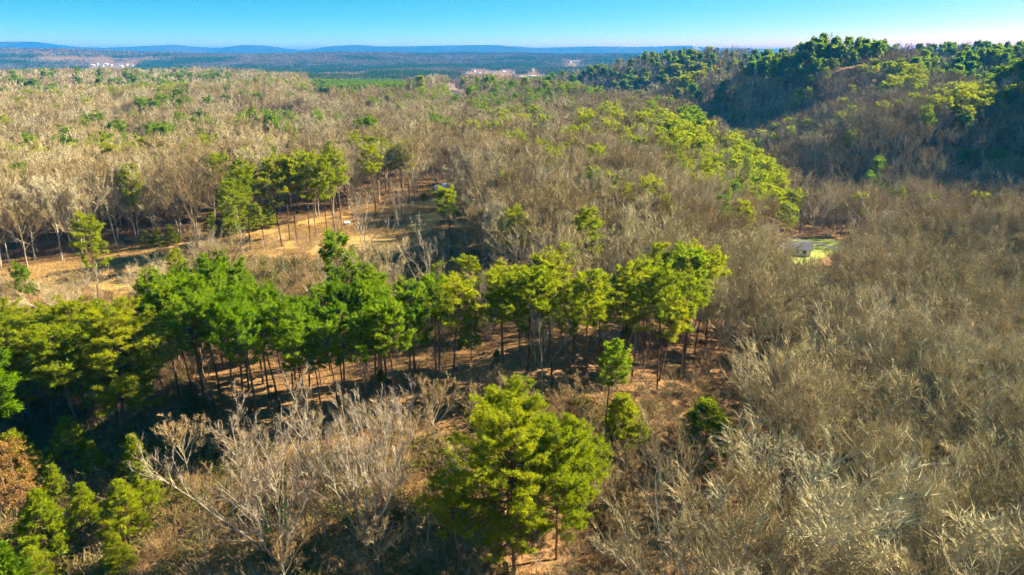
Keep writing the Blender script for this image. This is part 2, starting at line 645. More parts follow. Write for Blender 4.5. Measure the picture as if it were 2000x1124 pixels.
UP = Vector((0, 0, 1))


def path(R, p, d, ln, n, jit, trop):
    pts = [p.copy()]
    d = d.normalized()
    for _ in range(n):
        d = (d + rvec(R) * jit + UP * trop).normalized()
        p = p + d * (ln / n)
        pts.append(p.copy())
    return pts, d


def along(pts, t):
    s = t * (len(pts) - 1)
    i = min(int(s), len(pts) - 2)
    return pts[i].lerp(pts[i + 1], s - i), (pts[i + 1] - pts[i]).normalized()


def turn(R, d, ang):
    """a direction ANG away from D, on a random side"""
    u = d.cross(rvec(R))
    if u.length < .05:
        u = d.cross(Vector((1, .2, .1)))
    u.normalize()
    return d * math.cos(ang) + u * math.sin(ang)


STEMS = []


def bare_tree(seed, H=17.0, limbs=9, n2=6, n3=8, n4=6, tw=.016, fork=(.28, .72), low=(22, 40), spread=1.0, stems=1, k=5, taper=1.0, twl=1.0):
    """trunk with main limbs, and a crown of branches and twigs"""
    R = random.Random(seed)
    T, C = Segs(), Segs()
    r0 = H * .0098
    lims = []
    if stems == 1:
        pts, _ = path(R, Vector((0, 0, -.4)), UP, H * .8, 7, .05, .05)
        T.tube(pts, [r0 * (1.25 if i == 0 else 1) * (1 - .8 * i / 7) for i in range(8)], k + 1)
        for q in range(limbs):
            t = fork[0] + (fork[1] - fork[0]) * (q + R.uniform(-.3, .3)) / limbs
            t = min(max(t / .8, .05), .98)
            p, d = along(pts, t)
            az = q * 2.4 + R.uniform(-.4, .4)
            el = math.radians(90 - R.uniform(*low) * (1.35 - .8 * (t)) * spread)
            dd = Vector((math.cos(az) * math.cos(el), math.sin(az) * math.cos(el), math.sin(el)))
            ln = min((H - p.z) / max(.5, math.sin(el)) * R.uniform(.8, 1.02), H * .62)
            lims.append((p, dd, ln, r0 * (.62 - .3 * t)))
        p, d = along(pts, .97)
        lims.append((p, UP, H - p.z, r0 * .3))
    else:
        for q in range(stems):
            az = 2 * math.pi * q / stems + R.uniform(-.3, .3)
            el = math.radians(R.uniform(56, 82) if q else 86)
            dd = Vector((math.cos(az) * math.cos(el), math.sin(az) * math.cos(el), math.sin(el)))
            ln = H / max(.72, math.sin(el)) * R.uniform(.8, 1.0)
            lims.append((Vector((math.cos(az) * .5, math.sin(az) * .5, -.3)), dd, ln, r0 * R.uniform(.55, .85)))
    STEMS.clear()
    for p, dd, ln, rr in lims:
        lp, ld = path(R, p, dd, ln, 6, .13, .05)
        STEMS.append((lp, rr))
        T.tube(lp, [max(tw * 1.4, rr * (1 - .86 * i / 6) * taper) for i in range(7)], k if stems == 1 else k + 1)
        nn2 = n2 if stems == 1 else int(n2 * 2.2)
        for a in range(nn2):
            t2 = 1 - .82 * R.random() ** 1.3
            p2, d2 = along(lp, t2)
            d2 = turn(R, d2, math.radians(R.uniform(18, 44) * spread))
            d2 = (d2 + UP * .25).normalized()
            l2 = ln * R.uniform(.30, .46) * (1.15 - .55 * t2)
            bp, bd = path(R, p2, d2, l2, 3, .16, .07)
            r2 = max(tw * 1.5, rr * .44 * (1.1 - .5 * t2))
            T.tube(bp, [r2, r2 * .8, r2 * .6, tw * .9], 3)
            for b in range(n3):
                t3 = R.uniform(.15, 1)
                p3, d3 = along(bp, t3)
                d3 = (turn(R, d3, math.radians(R.uniform(18, 46))) + UP * .25).normalized()
                l3 = R.uniform(.8, 1.7) * (H / 17) * twl
                p4 = p3 + d3 * l3
                C.cone(p3, p4, tw * 1.6)
                for c in range(n4):
                    q4 = p3.lerp(p4, R.uniform(.2, .95))
                    d4 = (turn(R, d3, math.radians(R.uniform(20, 60))) + UP * .12).normalized()
                    C.cone(q4, q4 + d4 * (R.uniform(.45, 1.05) * (H / 17) * twl), tw)
    return T, C


def tuft(C, R, p, d, n, ln, wd, flat):
    for _ in range(n):
        v = rvec(R)
        v.z *= flat
        dd = (d * .55 + v + UP * .22).normalized()
        s = dd.cross(rvec(R))
        if s.length < .05:
            continue
        s.normalize()
        C.blade(p, dd, ln * R.uniform(.7, 1.25), wd * R.uniform(.7, 1.3), s)


def pine_tree(seed, H=18.0, style='spray', dens=1.0, blades=6, ln=.50, wd=.05, k=6, crown_base=None, width=None, stepk=1.0):
    R = random.Random(seed)
    T, C = Segs(), Segs()
    cb = crown_base if crown_base is not None else {'spray': .54, 'clump': .48, 'young': .08}[style]
    W = width if width is not None else {'spray': .22, 'clump': .20, 'young': .31}[style]
    pts, _ = path(R, Vector((0, 0, -.4)), UP, H * .98, 9, .035, .04)
    r0 = H * .0105
    T.tube(pts, [r0 * (1 - .88 * (i / 9) ** 1.15) for i in range(10)], k)
    h = cb * H
    whorl = 0
    lop, laz = R.uniform(.1, .35), R.uniform(0, 6.28)
    # a few dead stubs below the crown
    for _ in range(int(7 * dens) if style != 'young' else 0):
        p, d = along(pts, R.uniform(.25, cb))
        az = R.uniform(0, 6.28)
        dd = Vector((math.cos(az), math.sin(az), R.uniform(-.25, .3))).normalized()
        T.cone(p, p + dd * R.uniform(.5, 2.0), .025)
    step = (.62 if style != 'clump' else .66) * H / 18 * (1.0 if style != 'young' else 1.3) * stepk
    while h < H * .97:
        t = (h - cb * H) / (H * (1 - cb))
        p, d = along(pts, min(.999, h / (H * .98)))
        nb = R.choice((3, 4, 4, 5))
        az0 = R.uniform(0, 6.28)
        for b in range(nb):
            if R.random() < .12 + .15 * (t < .2):
                continue
            az = az0 + b * 2 * math.pi / nb + R.uniform(-.4, .4)
            if style == 'spray':
                L = H * W * (1.0 if t < .45 else 1.0 - .66 * ((t - .45) / .55) ** 1.7) * (.6 + .9 * min(t, .45)) * R.uniform(.55, 1.2) * (1 + lop * math.cos(az - laz))
                el = math.radians(R.uniform(-6, 14) + 34 * t * t)
            elif style == 'clump':
                L = H * W * math.sqrt(max(.10, 1 - ((t - .42) / .64) ** 2)) * R.uniform(.65, 1.15) * (1 + lop * math.cos(az - laz))
                el = math.radians(R.uniform(5, 25) + 35 * t)
            else:
                L = H * W * (1 - t) ** .8 * R.uniform(.75, 1.1) + .25
                el = math.radians(R.uniform(5, 25) + 25 * t)
            dd = Vector((math.cos(az) * math.cos(el), math.sin(az) * math.cos(el), math.sin(el)))
            bp, bd = path(R, p, dd, L, 4, .10, .05 if style != 'clump' else .09)
            rb = max(.016, .016 * L)
            T.tube(bp, [rb, rb * .8, rb * .6, rb * .45, rb * .25], 3)
            nl = max(3, int(L * 3.0 * dens))
            for a in range(nl):
                t2 = R.uniform(.30 if style != 'clump' else .42, 1.0)
                p2, d2 = along(bp, t2)
                sgn = 1 if a % 2 else -1
                hz = Vector((-d2.y, d2.x, 0))
                if hz.length < .1:
                    hz = Vector((1, 0, 0))
                hz.normalize()
                d3 = (d2 * R.uniform(.5, 1.0) + hz * sgn * R.uniform(.5, 1.1) + UP * (R.uniform(-.22, .5) if style == 'spray' else R.uniform(-.05, .28 if style != 'clump' else .7))).normalized()
                l3 = L * R.uniform(.12, .34) * (1.15 - .5 * t2) + .15
                e = p2 + d3 * l3
                if dens > .6:
                    T.cone(p2, e, .014)
                nt = 3 if style != 'clump' else 3
                for q in range(nt):
                    f = (q + 1) / nt
                    tuft(C, R, p2.lerp(e, f), d3, blades, ln, wd, .7 if style == 'spray' else .95)
            tuft(C, R, bp[-1], bd, blades + 2, ln * 1.1, wd, .6)
        h += step * R.uniform(.8, 1.2)
        whorl += 1
    tuft(C, R, pts[-1], UP, blades + 4, ln, wd, 1)
    return T, C


def shrub(seed, H=2.0, n=90, r=1.0, wd=.012, leaf=None):
    R = random.Random(seed)
    C = Segs()
    for _ in range(n):
        a = R.uniform(0, 6.28)
        q = R.random() ** .5 * r * .5
        p = Vector((math.cos(a) * q, math.sin(a) * q, -.1))
        d = (Vector((math.cos(a), math.sin(a), 0)) * R.uniform(.0, .8) + UP + rvec(R) * .35).normalized()
        m = p + d * (H * R.uniform(.35, .75))
        e = m + (d + rvec(R) * .5).normalized() * (H * R.uniform(.2, .5))
        C.cone(p, m, wd * 1.2)
        C.cone(m - d * .1, e, wd)
        if leaf:
            for _ in range(leaf):
                z = p.lerp(e, R.uniform(.25, 1))
                s = rvec(R)
                C.blade(z + rvec(R) * .15, rvec(R), R.uniform(.18, .36), R.uniform(.05, .10), s)
    return C


def puff(R, C, c, rx, rz, n, ln, wd, up):
    """far foliage: a loose cloud of flakes"""
    for _ in range(n):
        v = rvec(R)
        rr = R.random() ** .4
        p = c + Vector((v.x * rx * rr, v.y * rx * rr, v.z * rz * rr))
        d = (rvec(R) + UP * up).normalized()
        s = d.cross(rvec(R))
        if s.length < .05:
            continue
        C.blade(p, d, ln * R.uniform(.6, 1.3), wd * R.uniform(.6, 1.3), s.normalized())


PROTO = {}


def reg(key, T, C, mt, mc):
    PROTO[key] = (T.build('trunk', mt), C.build('crown', mc))


def joined(key, name):
    """trunk and crown in one mesh with two materials, for the uncounted woods"""
    t, c = PROTO[key]
    n = len(t.vertices)
    v = [tuple(q.co) for q in t.vertices] + [tuple(q.co) for q in c.vertices]
    f = [tuple(p.vertices) for p in t.polygons] + [tuple(i + n for i in p.vertices) for p in c.polygons]
    me = mesh(name, v, f, [t.materials[0], c.materials[0]])
    me.polygons.foreach_set('material_index', [0] * len(t.polygons) + [1] * len(c.polygons))
    return me


NB = 6
for i in range(NB):       # bare trees, three levels of detail
    R = random.Random(500 + i)
    kw = dict(H=17.0, limbs=R.choice((11, 12, 13)), low=(R.uniform(20, 26), R.uniform(44, 58)), fork=(R.uniform(.20, .36), .70), spread=R.uniform(.95, 1.15))
    reg(('bare', 0, i), *bare_tree(100 + i, n2=8, n3=9, n4=4, tw=.0195, **kw), M['limb'], M['twig'])
    kw['limbs'] = 9
    reg(('bare', 1, i), *bare_tree(200 + i, n2=6, n3=6, n4=2, tw=.032, k=4, **kw), M['limb'], M['twig'])
    if i < 4:
        kw['limbs'] = 7
        reg(('bare', 2, i), *bare_tree(300 + i, n2=4, n3=4, n4=1, tw=.085, k=3, taper=1.3, twl=1.3, **kw), M['limb'], M['twig'])
for i in range(5):        # spreading fan-shaped bare trees of the near slope
    R = random.Random(550 + i)
    reg(('fan', 0, i), *bare_tree(400 + i, H=16.0, limbs=R.choice((12, 13, 14)), n2=9, n3=8, n4=4, tw=.0205, low=(R.uniform(18, 24), R.uniform(46, 60)), fork=(R.uniform(.12, .22), .60), spread=R.uniform(.95, 1.1)),
        M['fanlimb'], M['fantwig'])
for i in range(4):
    reg(('spray', 0, i), *pine_tree(600 + i, 18, 'spray', dens=1.15, blades=7, stepk=(.72, .85, .66, .95)[i], width=(.20, .17, .215, .18)[i], crown_base=(.60, .52, .66, .46)[i]), M['pinebark'], M['spray'])
    reg(('clump', 0, i), *pine_tree(640 + i, 18, 'clump', dens=1.15, blades=8, ln=.44, wd=.05, stepk=.8, width=.185, crown_base=.6), M['pinebark'], M['clump'])
    if i < 3:
        reg(('spray', 1, i), *pine_tree(660 + i, 18, 'spray', dens=.5, blades=4, ln=.85, wd=.11, k=4), M['pinebark'], M['spray'])
        reg(('clump', 1, i), *pine_tree(680 + i, 18, 'clump', dens=.5, blades=5, ln=.8, wd=.12, k=4), M['pinebark'], M['clump'])
        reg(('spray', 2, i), *pine_tree(700 + i, 18, 'spray', dens=.22, blades=3, ln=1.3, wd=.26, k=3), M['pinebark'], M['spray'])
        reg(('clump', 2, i), *pine_tree(720 + i, 18, 'clump', dens=.22, blades=3, ln=1.3, wd=.28, k=3), M['pinebark'], M['clump'])
for i in range(2):
    reg(('young', 0, i), *pine_tree(740 + i, 8, 'young', dens=1.6, blades=7, ln=.36, wd=.04), M['pinebark'], M['spray'])
    reg(('cedar', 0, i), *pine_tree(750 + i, 6, 'young', dens=1.8, blades=7, ln=.34, wd=.05, width=.30), M['pinebark'], M['clump'])
reg(('hero', 0, 0), *pine_tree(801, 19, 'spray', dens=1.7, blades=10, ln=.38, wd=.034, crown_base=.26, width=.30, stepk=.62), M['pinebark'], M['spray'])
reg(('hero', 0, 1), *pine_tree(803, 17, 'spray', dens=1.7, blades=10, ln=.38, wd=.034, crown_base=.28, width=.32, stepk=.62), M['pinebark'], M['spray'])
reg(('dead', 0, 0), *pine_tree(811, 11, 'spray', dens=.6, blades=4, ln=.40, wd=.035, crown_base=.35), M['pinebark'], M['deadneedle'])
reg(('multi', 0, 0), *bare_tree(904, H=14.5, stems=10, n2=6, n3=9, n4=4, tw=.018), M['pale'], M['paletwig'])
IVY = Segs()
_r = random.Random(3)
for lp, rr in STEMS[1:5]:
    for _ in range(420):
        p_, d_ = along(lp, .02 + .34 * _r.random() ** 1.4)
        v_ = d_.cross(rvec(_r))
        if v_.length > .1:
            v_.normalize()
            IVY.blade(p_ + v_ * (rr * .8 + _r.uniform(.02, .22)), rvec(_r), _r.uniform(.14, .26), _r.uniform(.05, .09), rvec(_r))
IVY_ME = IVY.build('ivy', M['ivy'])
reg(('snag', 0, 0), *bare_tree(905, H=15, limbs=7, n2=4, n3=5, n4=3, tw=.022, low=(20, 48)), M['pale'], M['paletwig'])
reg(('ochre', 0, 0), *bare_tree(906, H=9.5, limbs=9, n2=6, n3=8, n4=6, tw=.017, low=(26, 52), fork=(.34, .7)), M['limb'], M['brush'])
reg(('ochre', 0, 1), *bare_tree(907, H=9.5, limbs=8, n2=6, n3=8, n4=6, tw=.017, low=(24, 50), fork=(.2, .66)), M['limb'], M['brush'])
BASE_H = {'fan': 16., 'bare': 17., 'spray': 18., 'clump': 18., 'young': 8., 'cedar': 6., 'dead': 11., 'multi': 14.5, 'snag': 15., 'ochre': 9.5}
VARS = {('fan', 0): 5, ('bare', 0): NB, ('bare', 1): NB, ('bare', 2): 4, ('spray', 0): 4, ('clump', 0): 4, ('spray', 1): 3, ('clump', 1): 3, ('spray', 2): 3, ('clump', 2): 3,
        ('young', 0): 2, ('cedar', 0): 2, ('young', 1): 2, ('cedar', 1): 2, ('ochre', 0): 2}

# ------------------------------------------------------------------ where the trees stand
RNG = np.random.RandomState(7)
PY = random.Random(77)
THINGS = []      # dicts: kind (proto), variant, x, y, z, H, rot, lean, name, label, group, cat
MASS = {'bare': [], 'pine': []}
NAME = {'fan': 'bare_tree', 'bare': 'bare_tree', 'spray': 'pine_tree', 'clump': 'pine_tree', 'hero': 'pine_tree', 'young': 'young_pine', 'cedar': 'cedar_tree', 'dead': 'dead_pine', 'multi': 'bare_tree',
        'snag': 'bare_tree', 'ochre': 'bare_tree'}


SKYLINE = [(-100, 580), (20, 600), (90, 575), (150, 560), (200, 590), (260, 610), (290, 535), (400, 512), (470, 550), (560, 578), (620, 590), (645, 520), (672, 503), (720, 540),
           (800, 560), (850, 560), (880, 545), (930, 540), (980, 520), (1010, 500), (1070, 502), (1120, 538), (1200, 520), (1270, 500), (1330, 490), (1400, 545), (1440, 470),
           (1500, 450), (1530, 500), (1640, 508), (1690, 440), (1760, 395), (2100, 390)]


def cap_height(x, y, z, H, slack=0.0):
    """keep a near tree below the skyline that the near woods make in the photograph"""
    gx_, gy_, d_ = project(x, y, z)
    if y > np.interp(gx_, [0, 300, 450, 900, 960, 1430, 1470, 1680, 1720], [140, 135, 160, 170, 112, 112, 225, 225, 215]):
        return H
    top = float(np.interp(1000 + FPX * x / (y * CP + (CAMZ - z - H) * SP), [p[0] for p in SKYLINE], [p[1] for p in SKYLINE])) - slack
    dr = ray(gx_, top)
    return max(1.5, min(H, CAMZ + dr[2] * (y / dr[1]) - z))


def plant(kind, x, y, H, label=None, group=None, var=None, lod=0, wide=1.0, rot=None, lean=.03):
    v = PY.randrange(VARS.get((kind, lod), 1)) if var is None else var
    THINGS.append(dict(kind=kind, lod=lod, var=v, x=x, y=y, z=float(zg(x, y)), H=H, rot=PY.uniform(0, 6.28) if rot is None else rot, wide=wide,
                       lean=(PY.gauss(0, lean), PY.gauss(0, lean)), label=label, group=group))


def plant_px(kind, px, py, H, *a, **k):
    p = at(px, py)
    plant(kind, p.x, p.y, H, *a, **k)


# --- trees one can single out
plant('hero', .2, 52.5, 17.6, 'tallest bright green pine at the bottom centre with several bare lower limbs', var=0, rot=.4, wide=.88)
plant('hero', 4.4, 55.5, 15.0, 'broad yellow-green pine touching the tallest bottom-centre pine on its right side', var=1, rot=2.0, wide=.9)
plant('hero', -.4, 60.5, 14.6, 'flat-topped light green pine just behind the tallest bottom-centre pine', var=1, rot=4.4, wide=.95)
plant('hero', 5.6, 61.5, 11.5, 'low yellow-green pine at the right rear of the bottom-centre pine cluster', var=0, rot=3.1, wide=1.0)
plant('spray', -4.6, 51.0, 12.0, 'dark shaded pine under the left side of the tallest bottom-centre pine', var=1, wide=1.2)
plant('multi', -22.5, 54.0, 14.5, 'large pale many-stemmed bare tree with green ivy on its lower stems', rot=.3)
plant('multi', -14.5, 56.0, 13.5, 'pale many-stemmed bare tree between the ivy-clad tree and the small brown trees', rot=2.3, wide=.8)
plant_px('dead', 70, 1050, 11.5, 'dead pine with orange-brown needles at the lower left edge', var=0)
plant('cedar', -42.5, 45.5, 8.5, 'rounded bright green evergreen in the bottom left corner', var=0, wide=1.3)
plant_px('clump', 20, 1000, 16.5, 'thick bright green pine cut by the left edge above the dead orange pine', var=2, wide=1.3)
plant_px('young', 1375, 905, 9.5, 'single small lime green young pine among bare trees at lower right', var=0, wide=1.7)
plant_px('young', 1215, 880, 8.0, 'small yellow-green pine standing right behind the bottom-centre pines', var=1, wide=1.55)
plant_px('clump', 1180, 865, 13.7, 'slim bright green pine below the right half of the pine stand', var=1)
plant_px('spray', 885, 778, 17.2, 'lone pine with curved bare trunk between the two halves of the pine stand', var=2, lean=.05)
plant_px('spray', 925, 765, 11.0, 'short slender pine right of the curved-trunk pine', var=0, wide=.75)
plant_px('clump', 1335, 700, 19.5, 'dark green dome-topped pine at the right end of the pine stand', var=0, wide=1.25)
plant_px('clump', 675, 660, 17.5, 'dark round-topped pine rising behind the middle of the green stand', var=3)
plant_px('spray', 195, 600, 18.0, 'tall lone pine at the near edge of the clearing, left side', var=3)
plant_px('clump', 80, 650, 11.5, 'dark green pine top standing above the left spray of pines', var=1)
plant_px('spray', 882, 500, 16.5, 'lone yellow-green pine at the right end of the clearing', var=0)
plant_px('clump', 62, 480, 19.5, 'round-headed pine at left edge beyond the clearing', var=2)
plant_px('clump', 14, 485, 19.0, 'round-headed pine half cut off by the left edge beyond the clearing', var=0)
plant_px('clump', 828, 412, 5.0, 'round dark evergreen shrub at the top of the clearing', var=1, wide=1.5)
plant_px('snag', 213, 655, 12.0, 'pale dead-looking bare tree between the left pines and the clearing', wide=.7)
plant_px('snag', 300, 700, 11.0, 'leaning pale bare tree at the left end of the green pine stand', wide=.7, lean=.12)
plant_px('snag', 716, 560, 19.0, 'tall pale bare tree with long straight trunk before the clearing', wide=.7)
plant_px('snag', 785, 500, 16.0, 'slender pale bare tree before the open middle of the clearing', wide=.5)
plant_px('snag', 400, 535, 10.5, 'small whitish bare tree in the clearing left of the tall pine row', wide=.6)
plant_px('snag', 840, 640, 15.0, 'whitish bare tree with forked trunk behind the stand gap', wide=.9)
plant_px('snag', 1012, 640, 16.5, 'wide pale bare tree left behind the tall-trunked pines', wide=1.0)
plant_px('snag', 1195, 765, 10.0, 'grey bare tree in front of the tall-trunked pines', wide=.8)
plant_px('ochre', 785, 985, 10.0, 'ochre bare tree with a straight stem left of the bottom-centre pines', var=0)
plant_px('ochre', 715, 945, 9.0, 'ochre rounded bare tree behind the pale many-stemmed trees', var=1)
plant_px('ochre', 850, 880, 8.0, 'grey-brown bare tree at the foot of the pine stand', var=0)
plant_px('snag', 810, 880, 8.0, 'low spreading pale bare tree against the dark pine trunks', wide=1.2)
plant_px('snag', 1500, 470, 13.0, 'white-limbed bare tree at the end of the pine spur above the road', wide=.9)
plant_px('snag', 1668, 470, 15.0, 'tall golden bare tree standing beyond the road before the dark slope', wide=1.0)
plant_px('spray', 1905, 470, 11.0, 'single bright pine top above the bare trees at right', var=1)

ROW = [(455, 522), (472, 506), (490, 493), (520, 484), (552, 484), (566, 472), (580, 480), (607, 477), (618, 466), (640, 472), (655, 457), (668, 452), (735, 424)]
ORD = ['first', 'second', 'third', 'fourth', 'fifth', 'sixth', 'seventh', 'eighth', 'ninth', 'tenth', 'eleventh', 'twelfth', 'thirteenth']
for q, (px, py) in enumerate(ROW):
    plant_px('spray', px, py, PY.uniform(19.5, 23), '%s tall thin-trunked pine from the left in the row before the clearing' % ORD[q], 'tall pine row before the clearing', wide=PY.uniform(.65, .9), lean=.04)
for q, (px, py, H) in enumerate([(420, 466, 7), (452, 462, 8), (478, 455, 8), (503, 450, 7.5), (528, 444, 6.5), (310, 484, 5), (338, 480, 5.5), (290, 486, 5)]):
    plant_px('young', px, py, H, '%s bushy lime green young pine from the left along the far clearing edge' % ORD[q if q < 5 else q], 'bushy young pines along the far clearing edge', wide=1.35)

for x, y in [(at(px_, py_).x, at(px_, py_).y) for px_, py_ in [(430, 548), (452, 560), (500, 545), (532, 535), (560, 552), (598, 540), (622, 525), (650, 548), (682, 530), (700, 555), (748, 540), (765, 520), (800, 545),
                                                                 (822, 520), (350, 560), (330, 590), (395, 575), (845, 560), (868, 540), (585, 515), (660, 505), (480, 528)]]:
    plant('snag', x, y, PY.uniform(6.5, 11), 'thin pale leafless tree between the green stand and the clearing', 'thin pale trees between stand and clearing', wide=PY.uniform(.45, .75), lean=.07)

STAND_L = [(300, 760), (330, 700), (450, 680), (620, 680), (760, 685), (860, 700), (870, 790), (760, 830), (640, 858), (480, 850), (370, 825)]
STAND_R = [(960, 700), (1050, 690), (1200, 680), (1330, 670), (1385, 680), (1360, 730), (1290, 770), (1200, 770), (1080, 782), (980, 760)]
LEFT_ST = [(-60, 785), (60, 780), (160, 780), (235, 775), (262, 800), (250, 870), (150, 890), (60, 860), (-60, 880)]
BRUSH = [(-80, 890), (250, 890), (380, 860), (640, 885), (880, 850), (960, 1000), (900, 1180), (-80, 1180)]


def bbox_scatter(poly, spacing, seed):
    r = np.random.RandomState(seed)
    w = to_world(poly, 4)
    xs, ys = [p[0] for p in w], [p[1] for p in w]
    out = []
    tries = int((max(xs) - min(xs)) * (max(ys) - min(ys)) / spacing ** 2 * 12)
    for _ in range(tries):
        x, y = r.uniform(min(xs), max(xs)), r.uniform(min(ys), max(ys))
        if inside(x, y, w) and all((x - a) ** 2 + (y - b) ** 2 > spacing ** 2 for a, b in out):
            out.append((x, y))
    return out


def far_from_things(x, y, d):
    return all((x - t['x']) ** 2 + (y - t['y']) ** 2 > d * d for t in THINGS)


for x, y in bbox_scatter(STAND_L, 3.25, 1):
    if far_from_things(x, y, 2.5):
        h_ = cap_height(x, y, float(zg(x, y)), PY.uniform(14.0, 17.5), PY.uniform(-25, 12))
        if h_ < 12.2:
            continue
        plant('clump', x, y, h_, 'mid green pine packed in the dense left part of the pine stand', 'pines of the dense green stand', wide=PY.uniform(.85, 1.15))
for x, y in bbox_scatter(STAND_R, 3.7, 2):
    if far_from_things(x, y, 2.5):
        h_ = cap_height(x, y, float(zg(x, y)), PY.uniform(14.5, 20), PY.uniform(-25, 10))
        if h_ < 13.5:
            continue
        plant('spray', x, y, h_, 'flat-topped yellow-green pine on a long bare trunk in the open stand', 'tall-trunked pines of the open stand', wide=PY.uniform(.7, 1.1), lean=.055)
for x, y in bbox_scatter(STAND_R, 8.0, 22) + bbox_scatter(STAND_L, 10.0, 23):
    if far_from_things(x, y, 1.6):
        plant('snag', x, y, PY.uniform(8, 13), 'thin bare tree among the pine trunks of the stand', 'thin bare trees among the pine trunks', wide=PY.uniform(.5, .8), lean=.06)
for x, y in bbox_scatter([(900, 1070), (1210, 1070), (1230, 1230), (880, 1230)], 3.0, 24):
    if far_from_things(x, y, 1.2):
        plant('ochre', x, y, PY.uniform(2.6, 4.6), 'low brown bare tree at the foot of the bottom-centre pines', 'low bare trees at the foot of the bottom-centre pines', wide=PY.uniform(1.1, 1.6))
for x, y in bbox_scatter(LEFT_ST, 3.7, 3):
    if far_from_things(x, y, 2.5):
        plant('hero' if PY.random() < .8 else 'spray', x, y, cap_height(x, y, float(zg(x, y)), PY.uniform(13.5, 17), PY.uniform(-40, 8)), 'feathery yellow-green pine massed in the left foreground stand', 'feathery pines of the left foreground', wide=PY.uniform(.9, 1.15),
              var=PY.randrange(2))
LB = [(-60, 900), (250, 900), (300, 960), (320, 1060), (200, 1180), (-60, 1180)]
for x, y in bbox_scatter(LB, 4.4, 4):
    if far_from_things(x, y, 2.8):
        plant('young', x, y, PY.uniform(4.5, 8), 'small olive green young pine in the brush below the dead orange pine', 'young pines in the lower left brush', wide=PY.uniform(1.0, 1.3))
BB = [(330, 930), (640, 900), (880, 880), (930, 980), (880, 1130), (600, 1180), (330, 1180)]
for x, y in bbox_scatter(BB, 5.0, 5):
    if far_from_things(x, y, 2.6):
        plant('ochre', x, y, PY.uniform(4, 7.5), 'low brown bare tree in the thicket left of the bottom-centre pines', 'low bare trees of the bottom thicket', wide=PY.uniform(1.0, 1.4))
BB2 = [(890, 800), (1000, 775), (1260, 790), (1300, 880), (1240, 1000), (1210, 1150), (1150, 1150), (1150, 900), (930, 870)]
for x, y in bbox_scatter(BB2, 3.6, 15):
    if far_from_things(x, y, 2.2):
        plant('ochre', x, y, PY.uniform(3.0, 6.5), 'low brown bare tree around the bottom-centre pines', 'low bare trees around the bottom-centre pines', wide=PY.uniform(1.0, 1.5))
for x, y in bbox_scatter([(1230, 740), (1340, 720), (1470, 770), (1530, 880), (1470, 980), (1330, 1080), (1230, 1124), (1220, 960), (1300, 880)], 3.4, 16):
    if far_from_things(x, y, 2.2):
        plant('ochre', x, y, PY.uniform(3.2, 5.8), 'low brown bare tree around the small lime pine', 'low bare trees around the small lime pine', wide=PY.uniform(1.1, 1.6))
for x, y in bbox_scatter([(430, 850), (860, 800), (980, 770), (1250, 780), (1330, 720), (1250, 640), (960, 610), (880, 700), (600, 780)], 9, 6):
    if far_from_things(x, y, 2.0):
        plant('cedar', x, y, PY.uniform(1.6, 3.2), 'low dark green evergreen sapling on the stand floor', 'dark evergreen saplings under the pines', wide=1.2)

# --- the woods: candidates on a jittered grid, their kind from where they stand
PINE_PX = [  # where crowns are pine in the photograph (crown position), share of pine, style
    ([(1240, 228), (1330, 250), (1430, 290), (1505, 340), (1540, 400), (1520, 435), (1440, 430), (1360, 400), (1290, 340), (1250, 280)], .68, 'spray'),
    ([(1150, 330), (1260, 330), (1320, 390), (1290, 420), (1190, 440), (1140, 400)], .35, 'spray'),
    ([(960, 230), (1060, 235), (1080, 275), (970, 280)], .45, 'spray'),
    ([(1120, 228), (1230, 232), (1220, 262), (1130, 262)], .5, 'spray'),
    ([(1480, 84), (1560, 76), (1700, 80), (1740, 100), (1660, 130), (1540, 165), (1440, 160), (1470, 115)], .7, 'clump'),
    ([(1700, 125), (1830, 150), (1800, 190), (1700, 165)], .8, 'spray'),
    ([(1830, 175), (2100, 175), (2100, 230), (1830, 215)], .75, 'spray'),
    ([(1780, 85), (2100, 80), (2100, 180), (1900, 175), (1780, 140)], .6, 'clump'),
    ([(1230, 105), (1420, 112), (1420, 132), (1220, 132)], .55, 'clump'),
    ([(1280, 135), (1370, 135), (1370, 170), (1280, 170)], .7, 'spray'),
    ([(1330, 180), (1410, 180), (1400, 260), (1330, 270)], .5, 'clump'),
    ([(1000, 180), (1230, 130), (1240, 175), (1060, 222)], .3, 'clump'),
    ([(780, 170), (900, 175), (900, 200), (800, 195)], .5, 'spray'),
    ([(420, 240), (600, 225), (640, 260), (470, 275)], .3, 'clump'),
    ([(200, 255), (420, 250), (430, 305), (210, 310)], .22, 'clump'),
    ([(0, 150), (380, 140), (380, 175), (0, 185)], .18, 'clump'),
    ([(420, 300), (700, 300), (740, 420), (420, 420)], .25, 'spray'),
    ([(720, 300), (800, 310), (820, 420), (740, 420)], .35, 'spray'),
    ([(1380, 405), (1450, 405), (1450, 480), (1380, 480)], .5, 'clump'),
    ([(1330, 455), (1410, 455), (1420, 560), (1350, 560)], .5, 'spray'),
    ([(940, 300), (1110, 310), (1110, 420), (960, 420)], .22, 'spray'),
    ([(1700, 250), (2050, 230), (2050, 380), (1700, 380)], .14, 'clump'),
    ([(1400, 440), (1560, 420), (1600, 470), (1500, 480)], .1, 'spray'),
]
MID = [(-60, 540), (260, 500), (880, 500), (960, 640), (900, 720), (860, 700), (300, 720), (-60, 740)]
NO_BARE = [STAND_L, STAND_R, LEFT_ST, LB, BB, BRUSH]
